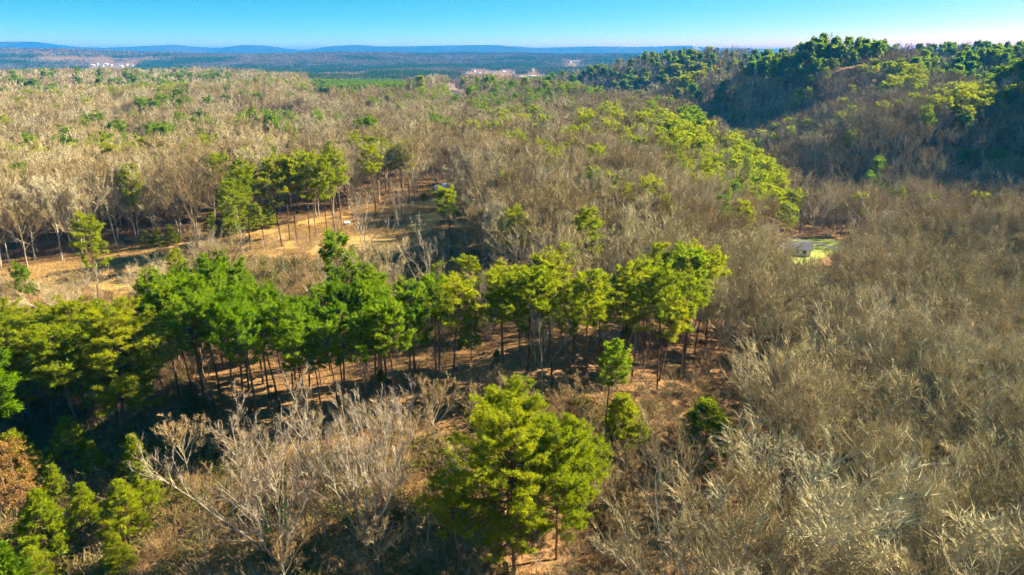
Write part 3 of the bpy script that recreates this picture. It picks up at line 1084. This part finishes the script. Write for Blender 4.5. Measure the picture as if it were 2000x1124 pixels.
OPENINGS = [[(465, 292), (500, 274), (640, 262), (645, 252), (500, 262), (455, 285)],      # driveway
            [(600, 145), (722, 143), (722, 154), (598, 156)],                                # far field
            [(862, 160), (886, 160), (930, 205), (905, 212), (880, 196)],                    # far road
            [(222, 262), (280, 262), (280, 300), (222, 300)],                                # house with the dark roof
            [(575, 258), (625, 258), (625, 285), (575, 285)],                                # shed
            [(825, 350), (930, 355), (925, 405), (820, 415)],                                # white shelter
            [(596, 166), (700, 163), (850, 165), (866, 182), (780, 190), (600, 188)],        # plantation
            ]
FAR_SPOTS = [(182, 129), (190, 127), (200, 130), (208, 127), (217, 129), (230, 128), (238, 131), (248, 128), (258, 130), (106, 110), (505, 141), (925, 141), (935, 145), (947, 142), (962, 145), (985, 142),
             (1000, 143), (912, 147), (1018, 153), (1034, 152), (980, 157), (1042, 151), (1112, 123), (1122, 123), (1040, 140), (1062, 151), (870, 163)]


def zone(r0, r1, spacing, margin):
    a = math.radians(47)
    out = []
    n = int(2 * r1 / spacing)
    g = (np.arange(n) - n / 2) * spacing
    X, Y = np.meshgrid(g, np.arange(int(r1 / spacing) + 1) * spacing)
    X[1::2] += spacing / 2
    X = X + RNG.uniform(-.36, .36, X.shape) * spacing
    Y = Y + RNG.uniform(-.36, .36, Y.shape) * spacing
    D = np.hypot(X, Y)
    dep = Y * CP + 40 * SP
    lim = .75 * dep * 1.05 + margin
    m = (D >= r0) & (D < r1) & (X > -lim) & (X < lim + margin * 1.2) & (Y > 14)
    return X[m], Y[m]


CAND = []
for r0, r1, sp, mg, lod in ((0, 150, 7.0, 18, 0), (150, 250, 5.9, 24, 0), (250, 620, 6.9, 30, 1), (620, 1350, 9.2, 30, 2)):
    X, Y = zone(r0, r1, sp, mg)
    Z = zg(X, Y)
    gx, gy, _ = project(X, Y, Z)
    cx, cy_, dep = project(X, Y, Z + 12)
    ok = ~inside(gx, gy, CLEARING) & ~inside(gx, gy, LAWN)
    for P in NO_BARE:
        ok &= ~inside(gx, gy, P)
    for P in OPENINGS:
        ok &= ~inside(gx, gy, P) & ~inside(cx, cy_, P)
    for line, w in ((ROAD_V, 4.5), (TRACK, 6.0)):
        d, _, _ = poly_dist(X, Y, [(a, b, 0) for a, b in line])
        ok &= d > w
    ok &= np.hypot(X - LAWN_C[0] - 9, Y - LAWN_C[1]) > 19
    clump_n = vnoise(X, Y, 55, 61)
    right = (cx > 1000) & (np.hypot(X, Y) > 260) & (X > 60)
    pp = np.where(right, .07 + .42 * smooth((clump_n - .62) / .2), .075 + .34 * smooth((clump_n - .64) / .15))
    st = np.where(vnoise(X, Y, 140, 63) > .5, 1, 0)
    for P, share, style in PINE_PX:
        m = inside(cx, cy_, P)
        pp = np.where(m, share, pp)
        st = np.where(m, 0 if style == 'spray' else 1, st)
    near_right = (gx > 1150) & (gy > 560)
    pp = np.where((cx > 1545) & (cy_ > 335) & (cy_ < 560), .04, pp)
    pp = np.where(near_right | (Y < 110), 0, pp)
    u = RNG.rand(len(X))
    gap = vnoise(X, Y, 16, 65)
    mid = inside(gx, gy, MID)
    ok &= ~(mid & (RNG.rand(len(X)) < .2))
    ok &= ~((Y < 56) & (X < 12)) & (Y > 34) & ~((gx < np.interp(gy, [690, 760, 880, 930, 1124], [960, 1270, 1270, 1190, 1190])) & (gy > 690))
    ok &= ~((gap < .13) & (np.hypot(X, Y) < 330) & (Y > 60))
    lp_ = at(1375, 905)
    ok &= ~((np.abs(X - lp_.x * Y / lp_.y) < 5.2) & (Y > lp_.y - 24) & (Y < lp_.y + 1.5))
    for i in np.nonzero(ok)[0]:
        pine = u[i] < pp[i]
        if pine:
            H = PY.uniform(16.0, 20.5)
        else:
            H = PY.uniform(13.5, 19.0) if near_right[i] else PY.uniform(12.0, 20.0)
        H = cap_height(X[i], Y[i], Z[i], H, PY.uniform(0, 45) if mid[i] else PY.uniform(-48, -12) if 1500 < gx[i] < 1690 else PY.uniform(-30, 12))
        if H < 2.5:
            continue
        CAND.append((('spray', 'clump')[int(st[i])] if pine else 'fan' if near_right[i] and lod == 0 and PY.random() < .75 else 'bare', lod, X[i], Y[i], Z[i], H, gx[i], gy[i], cx[i], cy_[i], dep[i]))

# remaining individuals: the ones that show largest
TH_XY = np.array([(t['x'], t['y']) for t in THINGS])


def in_view(c):
    return -20 < c[8] < 2020 and 60 < c[9] < 1130


def bare_label(px, py, d):
    if px < 330 and py < 560:
        return 'grey-tan bare tree in the tall wood beyond the left part of the clearing'
    if px < 1000 and py < 430:
        return 'tan bare tree in the woods behind the clearing'
    if px > 1150 and py > 900:
        return 'tan fan-shaped bare tree crowding the bottom right foreground'
    if px > 1150 and py > 700:
        return 'grey-tan bare tree on the near right slope around the small lime pine'
    if px > 1150 and py > 540:
        return 'grey bare tree on the right slope level with the pine stand'
    if px > 1450:
        return 'grey bare tree on the right rise before the dark valley side'
    if py < 480:
        return 'tan bare tree on the wooded rise between clearing and pine spur'
    if py < 620:
        return 'light tan bare tree in the belt just behind the pine stand'
    return 'brown bare tree beside the foreground pines and brush'


def pine_label(px, py, d):
    if px > 1230 and 225 < py < 450 and px < 1560:
        return 'yellow-green pine on the sunlit spur sloping to the valley'
    if px > 1500 and py < 240:
        return 'dark green pine on the right-hand ridge'
    if px > 1560:
        return 'dark pine among bare trees on the shaded valley side'
    if px > 1300:
        return 'pine at the foot of the sunlit spur near the pine stand'
    if px > 920:
        return 'scattered pine in the bare wood right of the clearing'
    if py > 300:
        return 'pine in the wood edge behind the tall pine row'
    return 'scattered pine in the bare woods far behind the clearing'


CAND.sort(key=lambda c: -c[5] / c[10])
n_ind = {'bare': sum(NAME[t['kind']] == 'bare_tree' for t in THINGS), 'pine': sum(t['kind'] in ('spray', 'clump', 'hero') for t in THINGS)}
for c in CAND:
    kind, lod, x, y, z, H, gx_, gy_, cx_, cyy, dep_ = c
    if ((TH_XY[:, 0] - x) ** 2 + (TH_XY[:, 1] - y) ** 2).min() < 2.4 ** 2:
        continue
    fam = 'bare' if kind in ('bare', 'fan') else 'pine'
    if in_view(c) and n_ind[fam] < 300:
        n_ind[fam] += 1
        lab = (bare_label if fam == 'bare' else pine_label)(cx_, cyy, dep_)
        plant(kind, x, y, H, lab, lab, lod=min(lod, 1), wide=(PY.uniform(.95, 1.3) if y < 150 else PY.uniform(.75, 1.1)) if fam == 'bare' else PY.uniform(.9, 1.2), lean=.05)
    else:
        MASS[fam].append((kind, lod, x, y, z, H))

# ------------------------------------------------------------------ put the trees up
def erect(t):
    key = (t['kind'], t['lod'], t['var'])
    if key not in PROTO:
        key = (t['kind'], 0, t['var'])
    tm, cm = PROTO[key]
    bh = {0: 19., 1: 17.}[t['var']] if t['kind'] == 'hero' else BASE_H[t['kind']]
    s = t['H'] / bh
    e = empty(NAME[t['kind']], (t['x'], t['y'], t['z']), t['rot'], (s * t['wide'], s * t['wide'], s))
    e.rotation_euler = (t['lean'][0], t['lean'][1], t['rot'])
    tag(e, t['label'], {'bare_tree': 'bare tree', 'pine_tree': 'pine tree', 'young_pine': 'young pine', 'cedar_tree': 'evergreen', 'dead_pine': 'dead pine'}[NAME[t['kind']]], t['group'])
    obj('trunk', tm, e)
    obj('crown', cm, e)
    return e


# a label of its own for every tree: its build, and how it stands to the nearest landmark
LANDMARKS = [('tallest bottom-centre pine', 1010, 900), ('small lime green young pine', 1375, 850), ('ivy-clad pale tree', 480, 960), ('dead orange-brown pine', 60, 930), ('dome-topped dark pine', 1320, 530),
             ('curved-trunk lone pine', 875, 620), ('white-gabled house', 1555, 490), ('white shelter', 866, 365), ('white tank', 678, 440), ('lone clearing-end pine', 882, 420), ('blue barrels', 1985, 540),
             ('tall lone pine by the clearing', 195, 470), ('dark round-topped stand pine', 675, 560), ('golden tree beyond the road', 1668, 410), ('cream shed', 602, 268), ('red-brown bush', 484, 272),
             ('dark-roofed house', 252, 270), ('bright pine top at right', 1905, 390), ('straight-stemmed ochre tree', 785, 900), ('tall pale tree before the clearing', 716, 440), ('slim pine below the stand', 1180, 730),
             ('thick pine cut by the left edge', 20, 800), ('bottom right picture corner', 2000, 1124), ('right-hand ridge top', 1600, 90), ('far highway', 890, 180), ('top right ridge end', 2000, 100), ('right picture edge middle', 2000, 800),
             ('round-headed left edge pine', 60, 380), ('far end of the sunlit spur', 1250, 240), ('foot of the sunlit spur', 1520, 430), ('left end of the stand', 300, 640), ('grey tree before the tall-trunked pines', 1215, 640)]
LOOK = {'fan': 'spreading grey-tan bare tree', 'bare': 'bare tree', 'ochre': 'low brown bare tree', 'snag': 'thin pale bare tree', 'spray': 'yellow-green pine', 'hero': 'feathery yellow-green pine', 'clump': 'mid-green pine', 'young': 'small young pine',
        'cedar': 'dark evergreen sapling'}
NTH = ['nearest', 'second nearest', 'third nearest', 'fourth nearest', 'fifth nearest', 'sixth nearest', 'seventh nearest', 'eighth nearest', 'ninth nearest', 'tenth nearest', 'eleventh nearest', 'twelfth nearest']
seen = {}
for t in THINGS:
    seen[t['label']] = seen.get(t['label'], 0) + 1
slots = {}
for t in THINGS:
    if seen[t['label']] < 2:
        continue
    qx, qy, _ = project(t['x'], t['y'], t['z'] + t['H'] * .7)
    nm, lx, ly = min(LANDMARKS, key=lambda m: math.hypot(m[1] - qx, m[2] - qy))
    side = ('left of' if qx < lx else 'right of') if abs(qx - lx) > 1.3 * abs(qy - ly) else ('above' if qy < ly else 'below')
    slots.setdefault((LOOK[t['kind']], nm, side), []).append((math.hypot(lx - qx, ly - qy), id(t), t))
for (look, nm, side), rows in slots.items():
    rows.sort(key=lambda q: q[:2])
    for k, (_, _, t) in enumerate(rows):
        if k < len(NTH):
            t['label'] = '%s %s%s the %s' % (look, NTH[k] + ' ' if len(rows) > 1 else 'just ', side, nm)
        else:
            t['label'] = '%s beyond the twelve nearest ones %s the %s' % (look, side, nm)
            t['group'] = t['label']
ERECTED = [erect(t) for t in THINGS]
for e_, t_ in zip(ERECTED, THINGS):
    if t_['kind'] == 'multi' and 'ivy on' in t_['label']:
        obj('ivy', IVY_ME, e_)['label'] = 'green ivy climbing the lower stems'


def gn_stuff(name, label, protos, pts, idx, rot, scl):
    """one uncountable mass: shapes instanced on points"""
    col = bpy.data.collections.new(name + '_shapes')
    for k, me in enumerate(protos):
        col.objects.link(bpy.data.objects.new('%s_%02d' % (name, k), me))
    me = bpy.data.meshes.new(name)
    me.vertices.add(len(pts))
    me.vertices.foreach_set('co', np.asarray(pts, np.float32).ravel())
    for an, ty, dom, val, fld in (('vid', 'INT', 'POINT', np.asarray(idx, np.int32), 'value'), ('rot', 'FLOAT_VECTOR', 'POINT', np.asarray(rot, np.float32).ravel(), 'vector'),
                                  ('scl', 'FLOAT_VECTOR', 'POINT', np.asarray(scl, np.float32).ravel(), 'vector')):
        a = me.attributes.new(an, ty, dom)
        a.data.foreach_set(fld, val)
    o = obj(name, me)
    g = bpy.data.node_groups.new(name, 'GeometryNodeTree')
    g.interface.new_socket('Geometry', in_out='INPUT', socket_type='NodeSocketGeometry')
    g.interface.new_socket('Geometry', in_out='OUTPUT', socket_type='NodeSocketGeometry')
    n, l = g.nodes, g.links
    gi, go = n.new('NodeGroupInput'), n.new('NodeGroupOutput')
    ci = n.new('GeometryNodeCollectionInfo')
    ci.inputs['Collection'].default_value = col
    ci.inputs['Separate Children'].default_value = True
    ci.inputs['Reset Children'].default_value = True
    ip = n.new('GeometryNodeInstanceOnPoints')
    ip.inputs['Pick Instance'].default_value = True
    for an, dt, sock in (('vid', 'INT', 'Instance Index'), ('rot', 'FLOAT_VECTOR', 'Rotation'), ('scl', 'FLOAT_VECTOR', 'Scale')):
        na = n.new('GeometryNodeInputNamedAttribute')
        na.data_type = dt
        na.inputs['Name'].default_value = an
        l.new(na.outputs['Attribute'], ip.inputs[sock])
    l.new(gi.outputs[0], ip.inputs['Points'])
    l.new(ci.outputs[0], ip.inputs['Instance'])
    l.new(ip.outputs[0], go.inputs[0])
    md = o.modifiers.new('scatter', 'NODES')
    md.node_group = g
    return tag(o, label, kind='stuff')


def mass(name, label, rows):
    keys, protos, pts, idx, rot, scl = {}, [], [], [], [], []
    for kind, lod, x, y, z, H in rows:
        v = PY.randrange(VARS[(kind, lod)])
        k = (kind, lod, v)
        if k not in keys:
            keys[k] = len(protos)
            protos.append(joined(k, name + '_shape'))
        pts.append((x, y, z))
        idx.append(keys[k])
        rot.append((PY.gauss(0, .04), PY.gauss(0, .04), PY.uniform(0, 6.28)))
        s = H / BASE_H[kind]
        w = s * PY.uniform(.9, 1.4)
        scl.append((w, w, s))
    return gn_stuff(name, label, protos, pts, idx, rot, scl)


mass('bare_woodland', 'endless leafless winter woodland covering the plateau and hillsides', MASS['bare'])
mass('pine_woodland', 'scattered and massed pines of the farther woods', MASS['pine'])
print('things', len(THINGS), 'bare mass', len(MASS['bare']), 'pine mass', len(MASS['pine']), n_ind)

# ------------------------------------------------------------------ far forest in groves
def grove(seed, pine, size=46.0, n=26):
    R = random.Random(seed)
    A, B = Segs(), Segs()
    for _ in range(n):
        x, y = R.uniform(-.5, .5) * size, R.uniform(-.5, .5) * size
        h = R.uniform(10, 16)
        if R.random() < pine:
            puff(R, B, Vector((x, y, h * .68)), 2.6, h * .34, 26, 2.2, .75, .3)
        else:
            puff(R, A, Vector((x, y, h * .62)), 3.4, h * .40, 20, 2.6, .42, .9)
            A.cone(Vector((x, y, -1)), Vector((x, y, h * .9)), .22)
    n0 = len(A.v)
    v = A.v + B.v
    f = A.f + [tuple(i + n0 for i in q) for q in B.f]
    me = mesh('grove', v, f, [M['fartwig'], M['farneedle']])
    me.polygons.foreach_set('material_index', [0] * len(A.f) + [1] * len(B.f))
    return me


GROVES = [grove(1, .06), grove(2, .15), grove(3, .5), grove(4, .95), grove(5, .0), grove(6, .3)]
PLANT_PX = [(600, 152), (700, 150), (850, 152), (862, 172), (780, 178), (600, 174)]
pts, idx, rot, scl = [], [], [], []
for r0, r1, sp in ((1320, 2600, 27.0), (2600, 4000, 40.0), (4000, 6200, 62.0)):
    X, Y = zone(r0, r1, sp, 60)
    Z = zg(X, Y)
    gx, gy, _ = project(X, Y, Z)
    nz = vnoise(X, Y, 240, 91) * .65 + vnoise(X, Y, 90, 92) * .35
    pl = vnoise(X, Y, 420, 93)
    for i in range(len(X)):
        if inside(gx[i], gy[i], OPENINGS[1]) or inside(gx[i], gy[i], OPENINGS[2]) or inside(gx[i], gy[i], OPENINGS[6]) or (pl[i] < .17 and r0 < 3000):
            continue
        if any(abs(gx[i] - a) < 9 + 800 * sp / Y[i] * .5 and -4 < gy[i] - b < 14 for a, b in FAR_SPOTS):
            continue
        k = 3 if nz[i] > .56 else 2 if nz[i] > .50 else 5 if nz[i] > .44 else (0, 1, 4)[i % 3]
        s = sp / 34.0
        pts.append((X[i], Y[i], Z[i] - .5))
        idx.append(k)
        rot.append((0, 0, PY.uniform(0, 6.28)))
        scl.append((s, s, PY.uniform(.8, 1.15)))
gn_stuff('distant_forest', 'hazy mixed forest of the far lowland', GROVES, pts, idx, rot, scl)
print('groves', len(pts))

# ------------------------------------------------------------------ undergrowth and grass
SHR = [shrub(i, 2.0, 70, 1.2) for i in (1, 2, 3)]
SHM = [s.build('brush', M['brush']) for s in SHR] + [shrub(8, 1.8, 45, 1.3, leaf=7).build('brush', M['shrubleaf']), shrub(9, 1.5, 40, 1.3, leaf=9).build('brush', M['shrubleaf'])]
pts, idx, rot, scl = [], [], [], []
X, Y = zone(0, 290, 2.0, 14)
Z = zg(X, Y)
gx, gy, _ = project(X, Y, Z)
dense = vnoise(X, Y, 14, 71)
brush = inside(gx, gy, BRUSH) | inside(gx, gy, [(-80, 780), (240, 640), (320, 640), (430, 850), (420, 900), (-80, 900)]) | inside(gx, gy, [(300, 520), (880, 500), (960, 640), (860, 690), (300, 690)])
lb = inside(gx, gy, LB)
stand = inside(gx, gy, STAND_L) | inside(gx, gy, STAND_R)
brush |= inside(gx, gy, BB2)
no = inside(gx, gy, CLEARING) | inside(gx, gy, LAWN)
for line in (ROAD_V,):
    d, _, _ = poly_dist(X, Y, [(a, b, 0) for a, b in line])
    no |= d < 3.5
u = RNG.rand(len(X))
p = np.where(brush, 1.0, np.where(stand, .07, np.where((X > 15) & (Y < 140), .45, .10 + .40 * smooth((dense - .4) / .3))))
for i in np.nonzero(~no & (u < p))[0]:
    leafk = PY.random() < (.55 if lb[i] else .30 if brush[i] else .04)
    s = PY.uniform(.6, 1.3) * (1.15 if brush[i] else .7)
    pts.append((X[i], Y[i], Z[i]))
    idx.append(3 + PY.randrange(2) if leafk else PY.randrange(3))
    rot.append((0, 0, PY.uniform(0, 6.28)))
    scl.append((s * PY.uniform(.9, 1.6), s * PY.uniform(.9, 1.6), s))
gn_stuff('undergrowth', 'brown and olive brush between the trees', SHM, pts, idx, rot, scl)
print('brush', len(pts))


def grass_tuft(seed):
    R = random.Random(seed)
    C = Segs()
    for _ in range(26):
        p = Vector((R.uniform(-.7, .7), R.uniform(-.7, .7), -.02))
        d = (UP + rvec(R) * .55).normalized()
        C.cone(p, p + d * R.uniform(.25, .7), .018)
    return C.build('grass', M['straw'])


xs = [q[0] for q in W_CLEAR]
ys = [q[1] for q in W_CLEAR]
X = RNG.uniform(min(xs), max(xs), 26000)
Y = RNG.uniform(min(ys), max(ys), 26000)
ok = inside(X, Y, W_CLEAR) & (vnoise(X, Y, 12, 73) + .5 * vnoise(X, Y, 4, 74) > .62)
X, Y = X[ok], Y[ok]
gn_stuff('dry_grass', 'tufts of dry straw-coloured grass in the clearing', [grass_tuft(k) for k in range(4)], np.stack([X, Y, zg(X, Y) + .1], 1), RNG.randint(0, 4, len(X)),
         np.stack([np.zeros(len(X)), np.zeros(len(X)), RNG.uniform(0, 6.28, len(X))], 1), np.repeat(RNG.uniform(.7, 1.4, (len(X), 1)), 3, 1))

# ------------------------------------------------------------------ buildings and small things
def box_mesh(name, x0, x1, y0, y1, z0, z1, m):
    v = [(x, y, z) for z in (z0, z1) for y in (y0, y1) for x in (x0, x1)]
    return mesh(name, v, [(0, 2, 3, 1), (4, 5, 7, 6), (0, 1, 5, 4), (2, 6, 7, 3), (0, 4, 6, 2), (1, 3, 7, 5)], m)


def house(name, p, L, W, h, rise, rz, wall, roof, label, cat='house', group=None, detail=False, s=1.0):
    """gabled house, ridge along its own x"""
    e = empty(name, (p[0], p[1], p[2]), rz, s)
    tag(e, label, cat, group)
    a, b = L / 2, W / 2
    v = [(-a, -b, -1.5), (a, -b, -1.5), (a, b, -1.5), (-a, b, -1.5), (-a, -b, h), (a, -b, h), (a, b, h), (-a, b, h), (-a, 0, h + rise), (a, 0, h + rise)]
    obj('wall', mesh('wall', v, [(0, 1, 5, 4), (2, 3, 7, 6), (1, 2, 6, 9, 5), (3, 0, 4, 8, 7)], wall), e)
    o = .45
    k = rise / b
    T = .14
    v, f = [], []
    for sg in (-1, 1):
        n = len(v)
        for dz in (.03, .03 + T):
            v += [(-a - o, sg * (b + o), h - k * o + dz), (a + o, sg * (b + o), h - k * o + dz), (a + o, 0, h + rise + dz), (-a - o, 0, h + rise + dz)]
        q = [(0, 1, 2, 3), (4, 7, 6, 5), (0, 4, 5, 1), (1, 5, 6, 2), (2, 6, 7, 3), (3, 7, 4, 0)]
        f += [tuple(i + n for i in t) for t in q]
    obj('roof', mesh('roof', v, f, roof), e)
    if detail:
        for sx in (-.28, .05, .3):
            obj('window', box_mesh('window', sx * L - .55, sx * L + .55, -b - .05, -b + .02, h * .42, h * .82, M['glass']), e)
        obj('window', box_mesh('window', a - .02, a + .05, -.6, .6, h * .42, h * .82, M['glass']), e)
        obj('door', box_mesh('door', -.14 * L - .5, -.14 * L + .5, -b - .06, -b + .02, 0, 2.05, M['redroof']), e)
    return e


p = at(1552, 497)
house('house', (p.x, p.y, p.z), 10, 6, 2.7, 1.7, math.radians(-24), M['white'], M['greyroof'], 'small white-gabled house with grey roof by the valley lawn', detail=True)
p = at(252, 284)
house('house', (p.x, p.y, p.z), 13, 9, 3.2, 3.6, math.radians(60), M['cream'], M['darkroof'], 'house with steep dark roof in the far left woods', detail=True)
p = at(602, 274)
house('shed', (p.x, p.y, p.z), 11, 6, 3.0, 1.4, math.radians(-12), M['cream'], M['greyroof'], 'cream shed with grey roof below the dirt driveway', 'shed', detail=True)
rf = random.Random(12)
FARLAB = {0: ('white house in the far-off white cluster at left', 'white houses of the far left cluster'), 1: ('pale house in the far town beyond the pine plantation', 'pale houses of the far town')}
for q, (px, py) in enumerate(FAR_SPOTS[:-1]):
    p = at(px, py)
    g = 0 if q < 9 else 1
    lab, grp = FARLAB[g]
    if q == 9:
        lab, grp = 'single white building far off below the ridge at left', None
    elif q == 10:
        lab, grp = 'single pale building far off in the middle left lowland', None
    elif q == 18:
        lab, grp = 'long building with rusty orange wall in the far town', None
    elif q in (22, 23):
        lab, grp = 'pale building far off near the foot of the foothills', 'pale buildings near the foothills'
    d = p.y
    s = max(.62, d / 3900)
    house('house' if q != 18 else 'warehouse', (p.x, p.y, p.z), rf.uniform(13, 19), rf.uniform(8, 11), 5.2, 2.6, rf.uniform(-.5, .5), M['redroof'] if q == 18 else M['white'],
          M['greyroof'] if q % 3 else M['white'], lab, 'house' if q != 18 else 'warehouse', grp, s=s)

# far road with its earth bank, far field, plantation
strip('highway', ROAD_F, 9.0, M['asphalt'], .4, 'far highway running straight away beyond the plantation', .05)
strip('embankment', [(x + 14, y - 4) for x, y in ROAD_F], 15.0, M['bank'], .25, 'bare orange earth bank beside the far highway')
drape('field', to_world([(604, 148), (650, 146), (718, 146), (720, 152), (606, 154)]), M['farfield'], 8.0, .6, 'flat yellow field behind the pine plantation')
W_PL = to_world(OPENINGS[6], 4)
xs, ys = [q[0] for q in W_PL], [q[1] for q in W_PL]
X, Y = np.meshgrid(np.arange(min(xs), max(xs), 6.0), np.arange(min(ys), max(ys), 6.0))
X = (X + RNG.uniform(-1.6, 1.6, X.shape)).ravel()
Y = (Y + RNG.uniform(-1.6, 1.6, Y.shape)).ravel()
ok = inside(X, Y, W_PL)
X, Y = X[ok], Y[ok]
print('plantation', len(X), min(ys), max(ys))
w_ = RNG.uniform(.55, .75, len(X))
gn_stuff('pine_plantation', 'even block of dark green plantation pines', [joined(('clump', 2, k), 'plantation_shape') for k in range(3)], np.stack([X, Y, zg(X, Y) - 3.0], 1), RNG.randint(0, 3, len(X)),
         np.stack([np.zeros(len(X)), np.zeros(len(X)), RNG.uniform(0, 6.28, len(X))], 1), np.stack([w_ * 1.2, w_ * 1.2, w_], 1))

# white shelter at the end of the clearing: a rounded cover with a lower wing
p = at(866, 372)
e = tag(empty('shelter', p, math.radians(-8)), 'small white covered shelter with a rounded top at the clearing end', 'shelter')


def hump(name, x0, x1, W, H, m, n=9):
    v, f = [], []
    secs = [(x0, .86), (x0 + .25, 1.0), ((x0 + x1) / 2, 1.03), (x1 - .25, 1.0), (x1, .86)]
    for x, k in secs:
        for i in range(n):
            a = math.pi * i / (n - 1)
            v.append((x, math.cos(a) * W / 2 * k, -.2 + (H * k + .2) * math.sin(a) ** .55))
    for i in range(len(secs) - 1):
        f += [(i * n + q, i * n + q + 1, (i + 1) * n + q + 1, (i + 1) * n + q) for q in range(n - 1)]
    f += [tuple(range(n - 1, -1, -1)), tuple(range((len(secs) - 1) * n, len(secs) * n))]
    return mesh(name, v, f, m)


obj('cover', hump('cover', -.8, 2.4, 2.6, 2.4, M['tarp']), e)
obj('wing', hump('wing', -3.2, -.85, 2.2, 1.7, M['tarp']), e)
obj('door', box_mesh('door', .4, 1.2, -1.33, -1.27, .1, 1.5, M['metal']), e)
p = at(678, 441)
e = tag(empty('tank', p, math.radians(20)), 'small white tank lying in the open clearing', 'tank')
S_ = Segs()
S_.tube([Vector((x, 0, .75)) for x in (-.95, -.9, -.7, .7, .9, .95)], [.12, .34, .52, .52, .34, .12], 12)
obj('body', S_.build('body', M['white']), e)
for sx in (-.5, .5):
    obj('leg', box_mesh('leg', sx - .08, sx + .08, -.4, .4, -.1, .32, M['metal']), e)
p = at(767, 429)
e = tag(empty('stump', p), 'dark uprooted stump in the short grass of the clearing', 'stump')
S_ = Segs()
S_.tube([Vector((0, 0, -.2)), Vector((.05, 0, .3)), Vector((.12, .05, .75))], [.62, .46, .38], 9)
obj('trunk', S_.build('trunk', M['dark']), e)
S_ = Segs()
rr_ = random.Random(4)
for q in range(11):
    a = q * .571 * 1.0 + rr_.uniform(-.2, .2)
    d = Vector((math.cos(a), math.sin(a), rr_.uniform(-.1, .5)))
    S_.cone(Vector((0, 0, .25)), Vector((0, 0, .25)) + d * rr_.uniform(.9, 1.5), .15)
obj('roots', S_.build('roots', M['dark']), e)
p = at(484, 283)
e = tag(empty('bush', p), 'red-brown leafy bush beside the bend of the dirt driveway', 'bush')
obj('stems', shrub(21, 4.0, 60, 3.0, .05).build('stems', M['brush']), e)
B_ = Segs()
rr_ = random.Random(6)
for q in range(7):
    puff(rr_, B_, Vector((rr_.uniform(-1.6, 1.6), rr_.uniform(-1.6, 1.6), rr_.uniform(1.4, 3.4))), 1.3, 1.0, 70, .5, .16, .2)
obj('crown', B_.build('crown', M['redleaf']), e)


def barrel(p, m, label, grp, h=.95):
    e = tag(empty('barrel', p), label, 'barrel', grp)
    S_ = Segs()
    S_.tube([Vector((0, 0, z * h)) for z in (-.1, .05, .33, .36, .66, .69, .95, .99)], [.32, .32, .32, .345, .345, .32, .32, .28], 12)
    obj('body', S_.build('body', m), e)
    S_ = Segs()
    S_.tube([Vector((0, 0, h * .99)), Vector((0, 0, h * 1.01))], [.285, .27], 12)
    S_.f.append(tuple(range(12, 24)))
    obj('lid', S_.build('lid', M['metal']), e)


for q, (px, py) in enumerate([(1981, 538), (1987, 537), (1993, 536)]):
    barrel(at(px, py), M['blue'], 'blue barrel in the wood at the right edge', 'blue barrels at the right edge', 1.3)
barrel(at(1976, 539), M['white'], 'white barrel left of the blue barrels at the right edge', None, 1.3)

# ------------------------------------------------------------------ haze
hz, hn, hl = mat('haze_air')
ho = hn.new('ShaderNodeOutputMaterial')
hv = hn.new('ShaderNodeVolumePrincipled')
hv.inputs['Color'].default_value = (.014, .21, .58, 1)
hv.inputs['Density'].default_value = 1.25e-4
hv.inputs['Anisotropy'].default_value = 0.0
hl.new(hv.outputs[0], ho.inputs['Volume'])
tag(obj('haze', box_mesh('haze', -14500, 14500, -450, 15500, float(GZ.min()) - 32, 158, hz)), 'thin blue haze over the far hills', kind='stuff')


# thin smoke from a fire beyond the ridge
def smoke():
    d0 = ray(1376, 106)
    s0 = 5200 / d0[1]
    base = Vector((d0[0] * s0, 5200, CAMZ + d0[2] * s0 - 12))
    m, n, l = mat('smoke_plume')
    o = n.new('ShaderNodeOutputMaterial')
    v = n.new('ShaderNodeVolumePrincipled')
    v.inputs['Color'].default_value = (.92, .92, .95, 1)
    t = n.new('ShaderNodeTexCoord')
    z = n.new('ShaderNodeTexNoise')
    z.inputs['Scale'].default_value = .022
    z.inputs['Detail'].default_value = 3
    r = n.new('ShaderNodeMapRange')
    r.inputs[1].default_value = .42
    r.inputs[2].default_value = .7
    r.inputs[3].default_value = 0
    r.inputs[4].default_value = .030
    l.new(t.outputs['Object'], z.inputs['Vector'])
    l.new(z.outputs[0], r.inputs[0])
    l.new(r.outputs[0], v.inputs['Density'])
    l.new(v.outputs[0], o.inputs['Volume'])
    S = Segs()
    S.tube([Vector((4, 0, -8)), Vector((0, 0, 4)), Vector((-14, 0, 16)), Vector((-36, 0, 26)), Vector((-62, 0, 44)), Vector((-84, 0, 66)), Vector((-92, 0, 74))], [4, 8, 13, 17, 20, 14, 4], 12)
    S.f += [tuple(range(11, -1, -1)), tuple(range(72, 84))]
    tag(obj('smoke', S.build('smoke', m), None, base), 'thin white smoke drifting before the blue ridge', kind='stuff')


smoke()
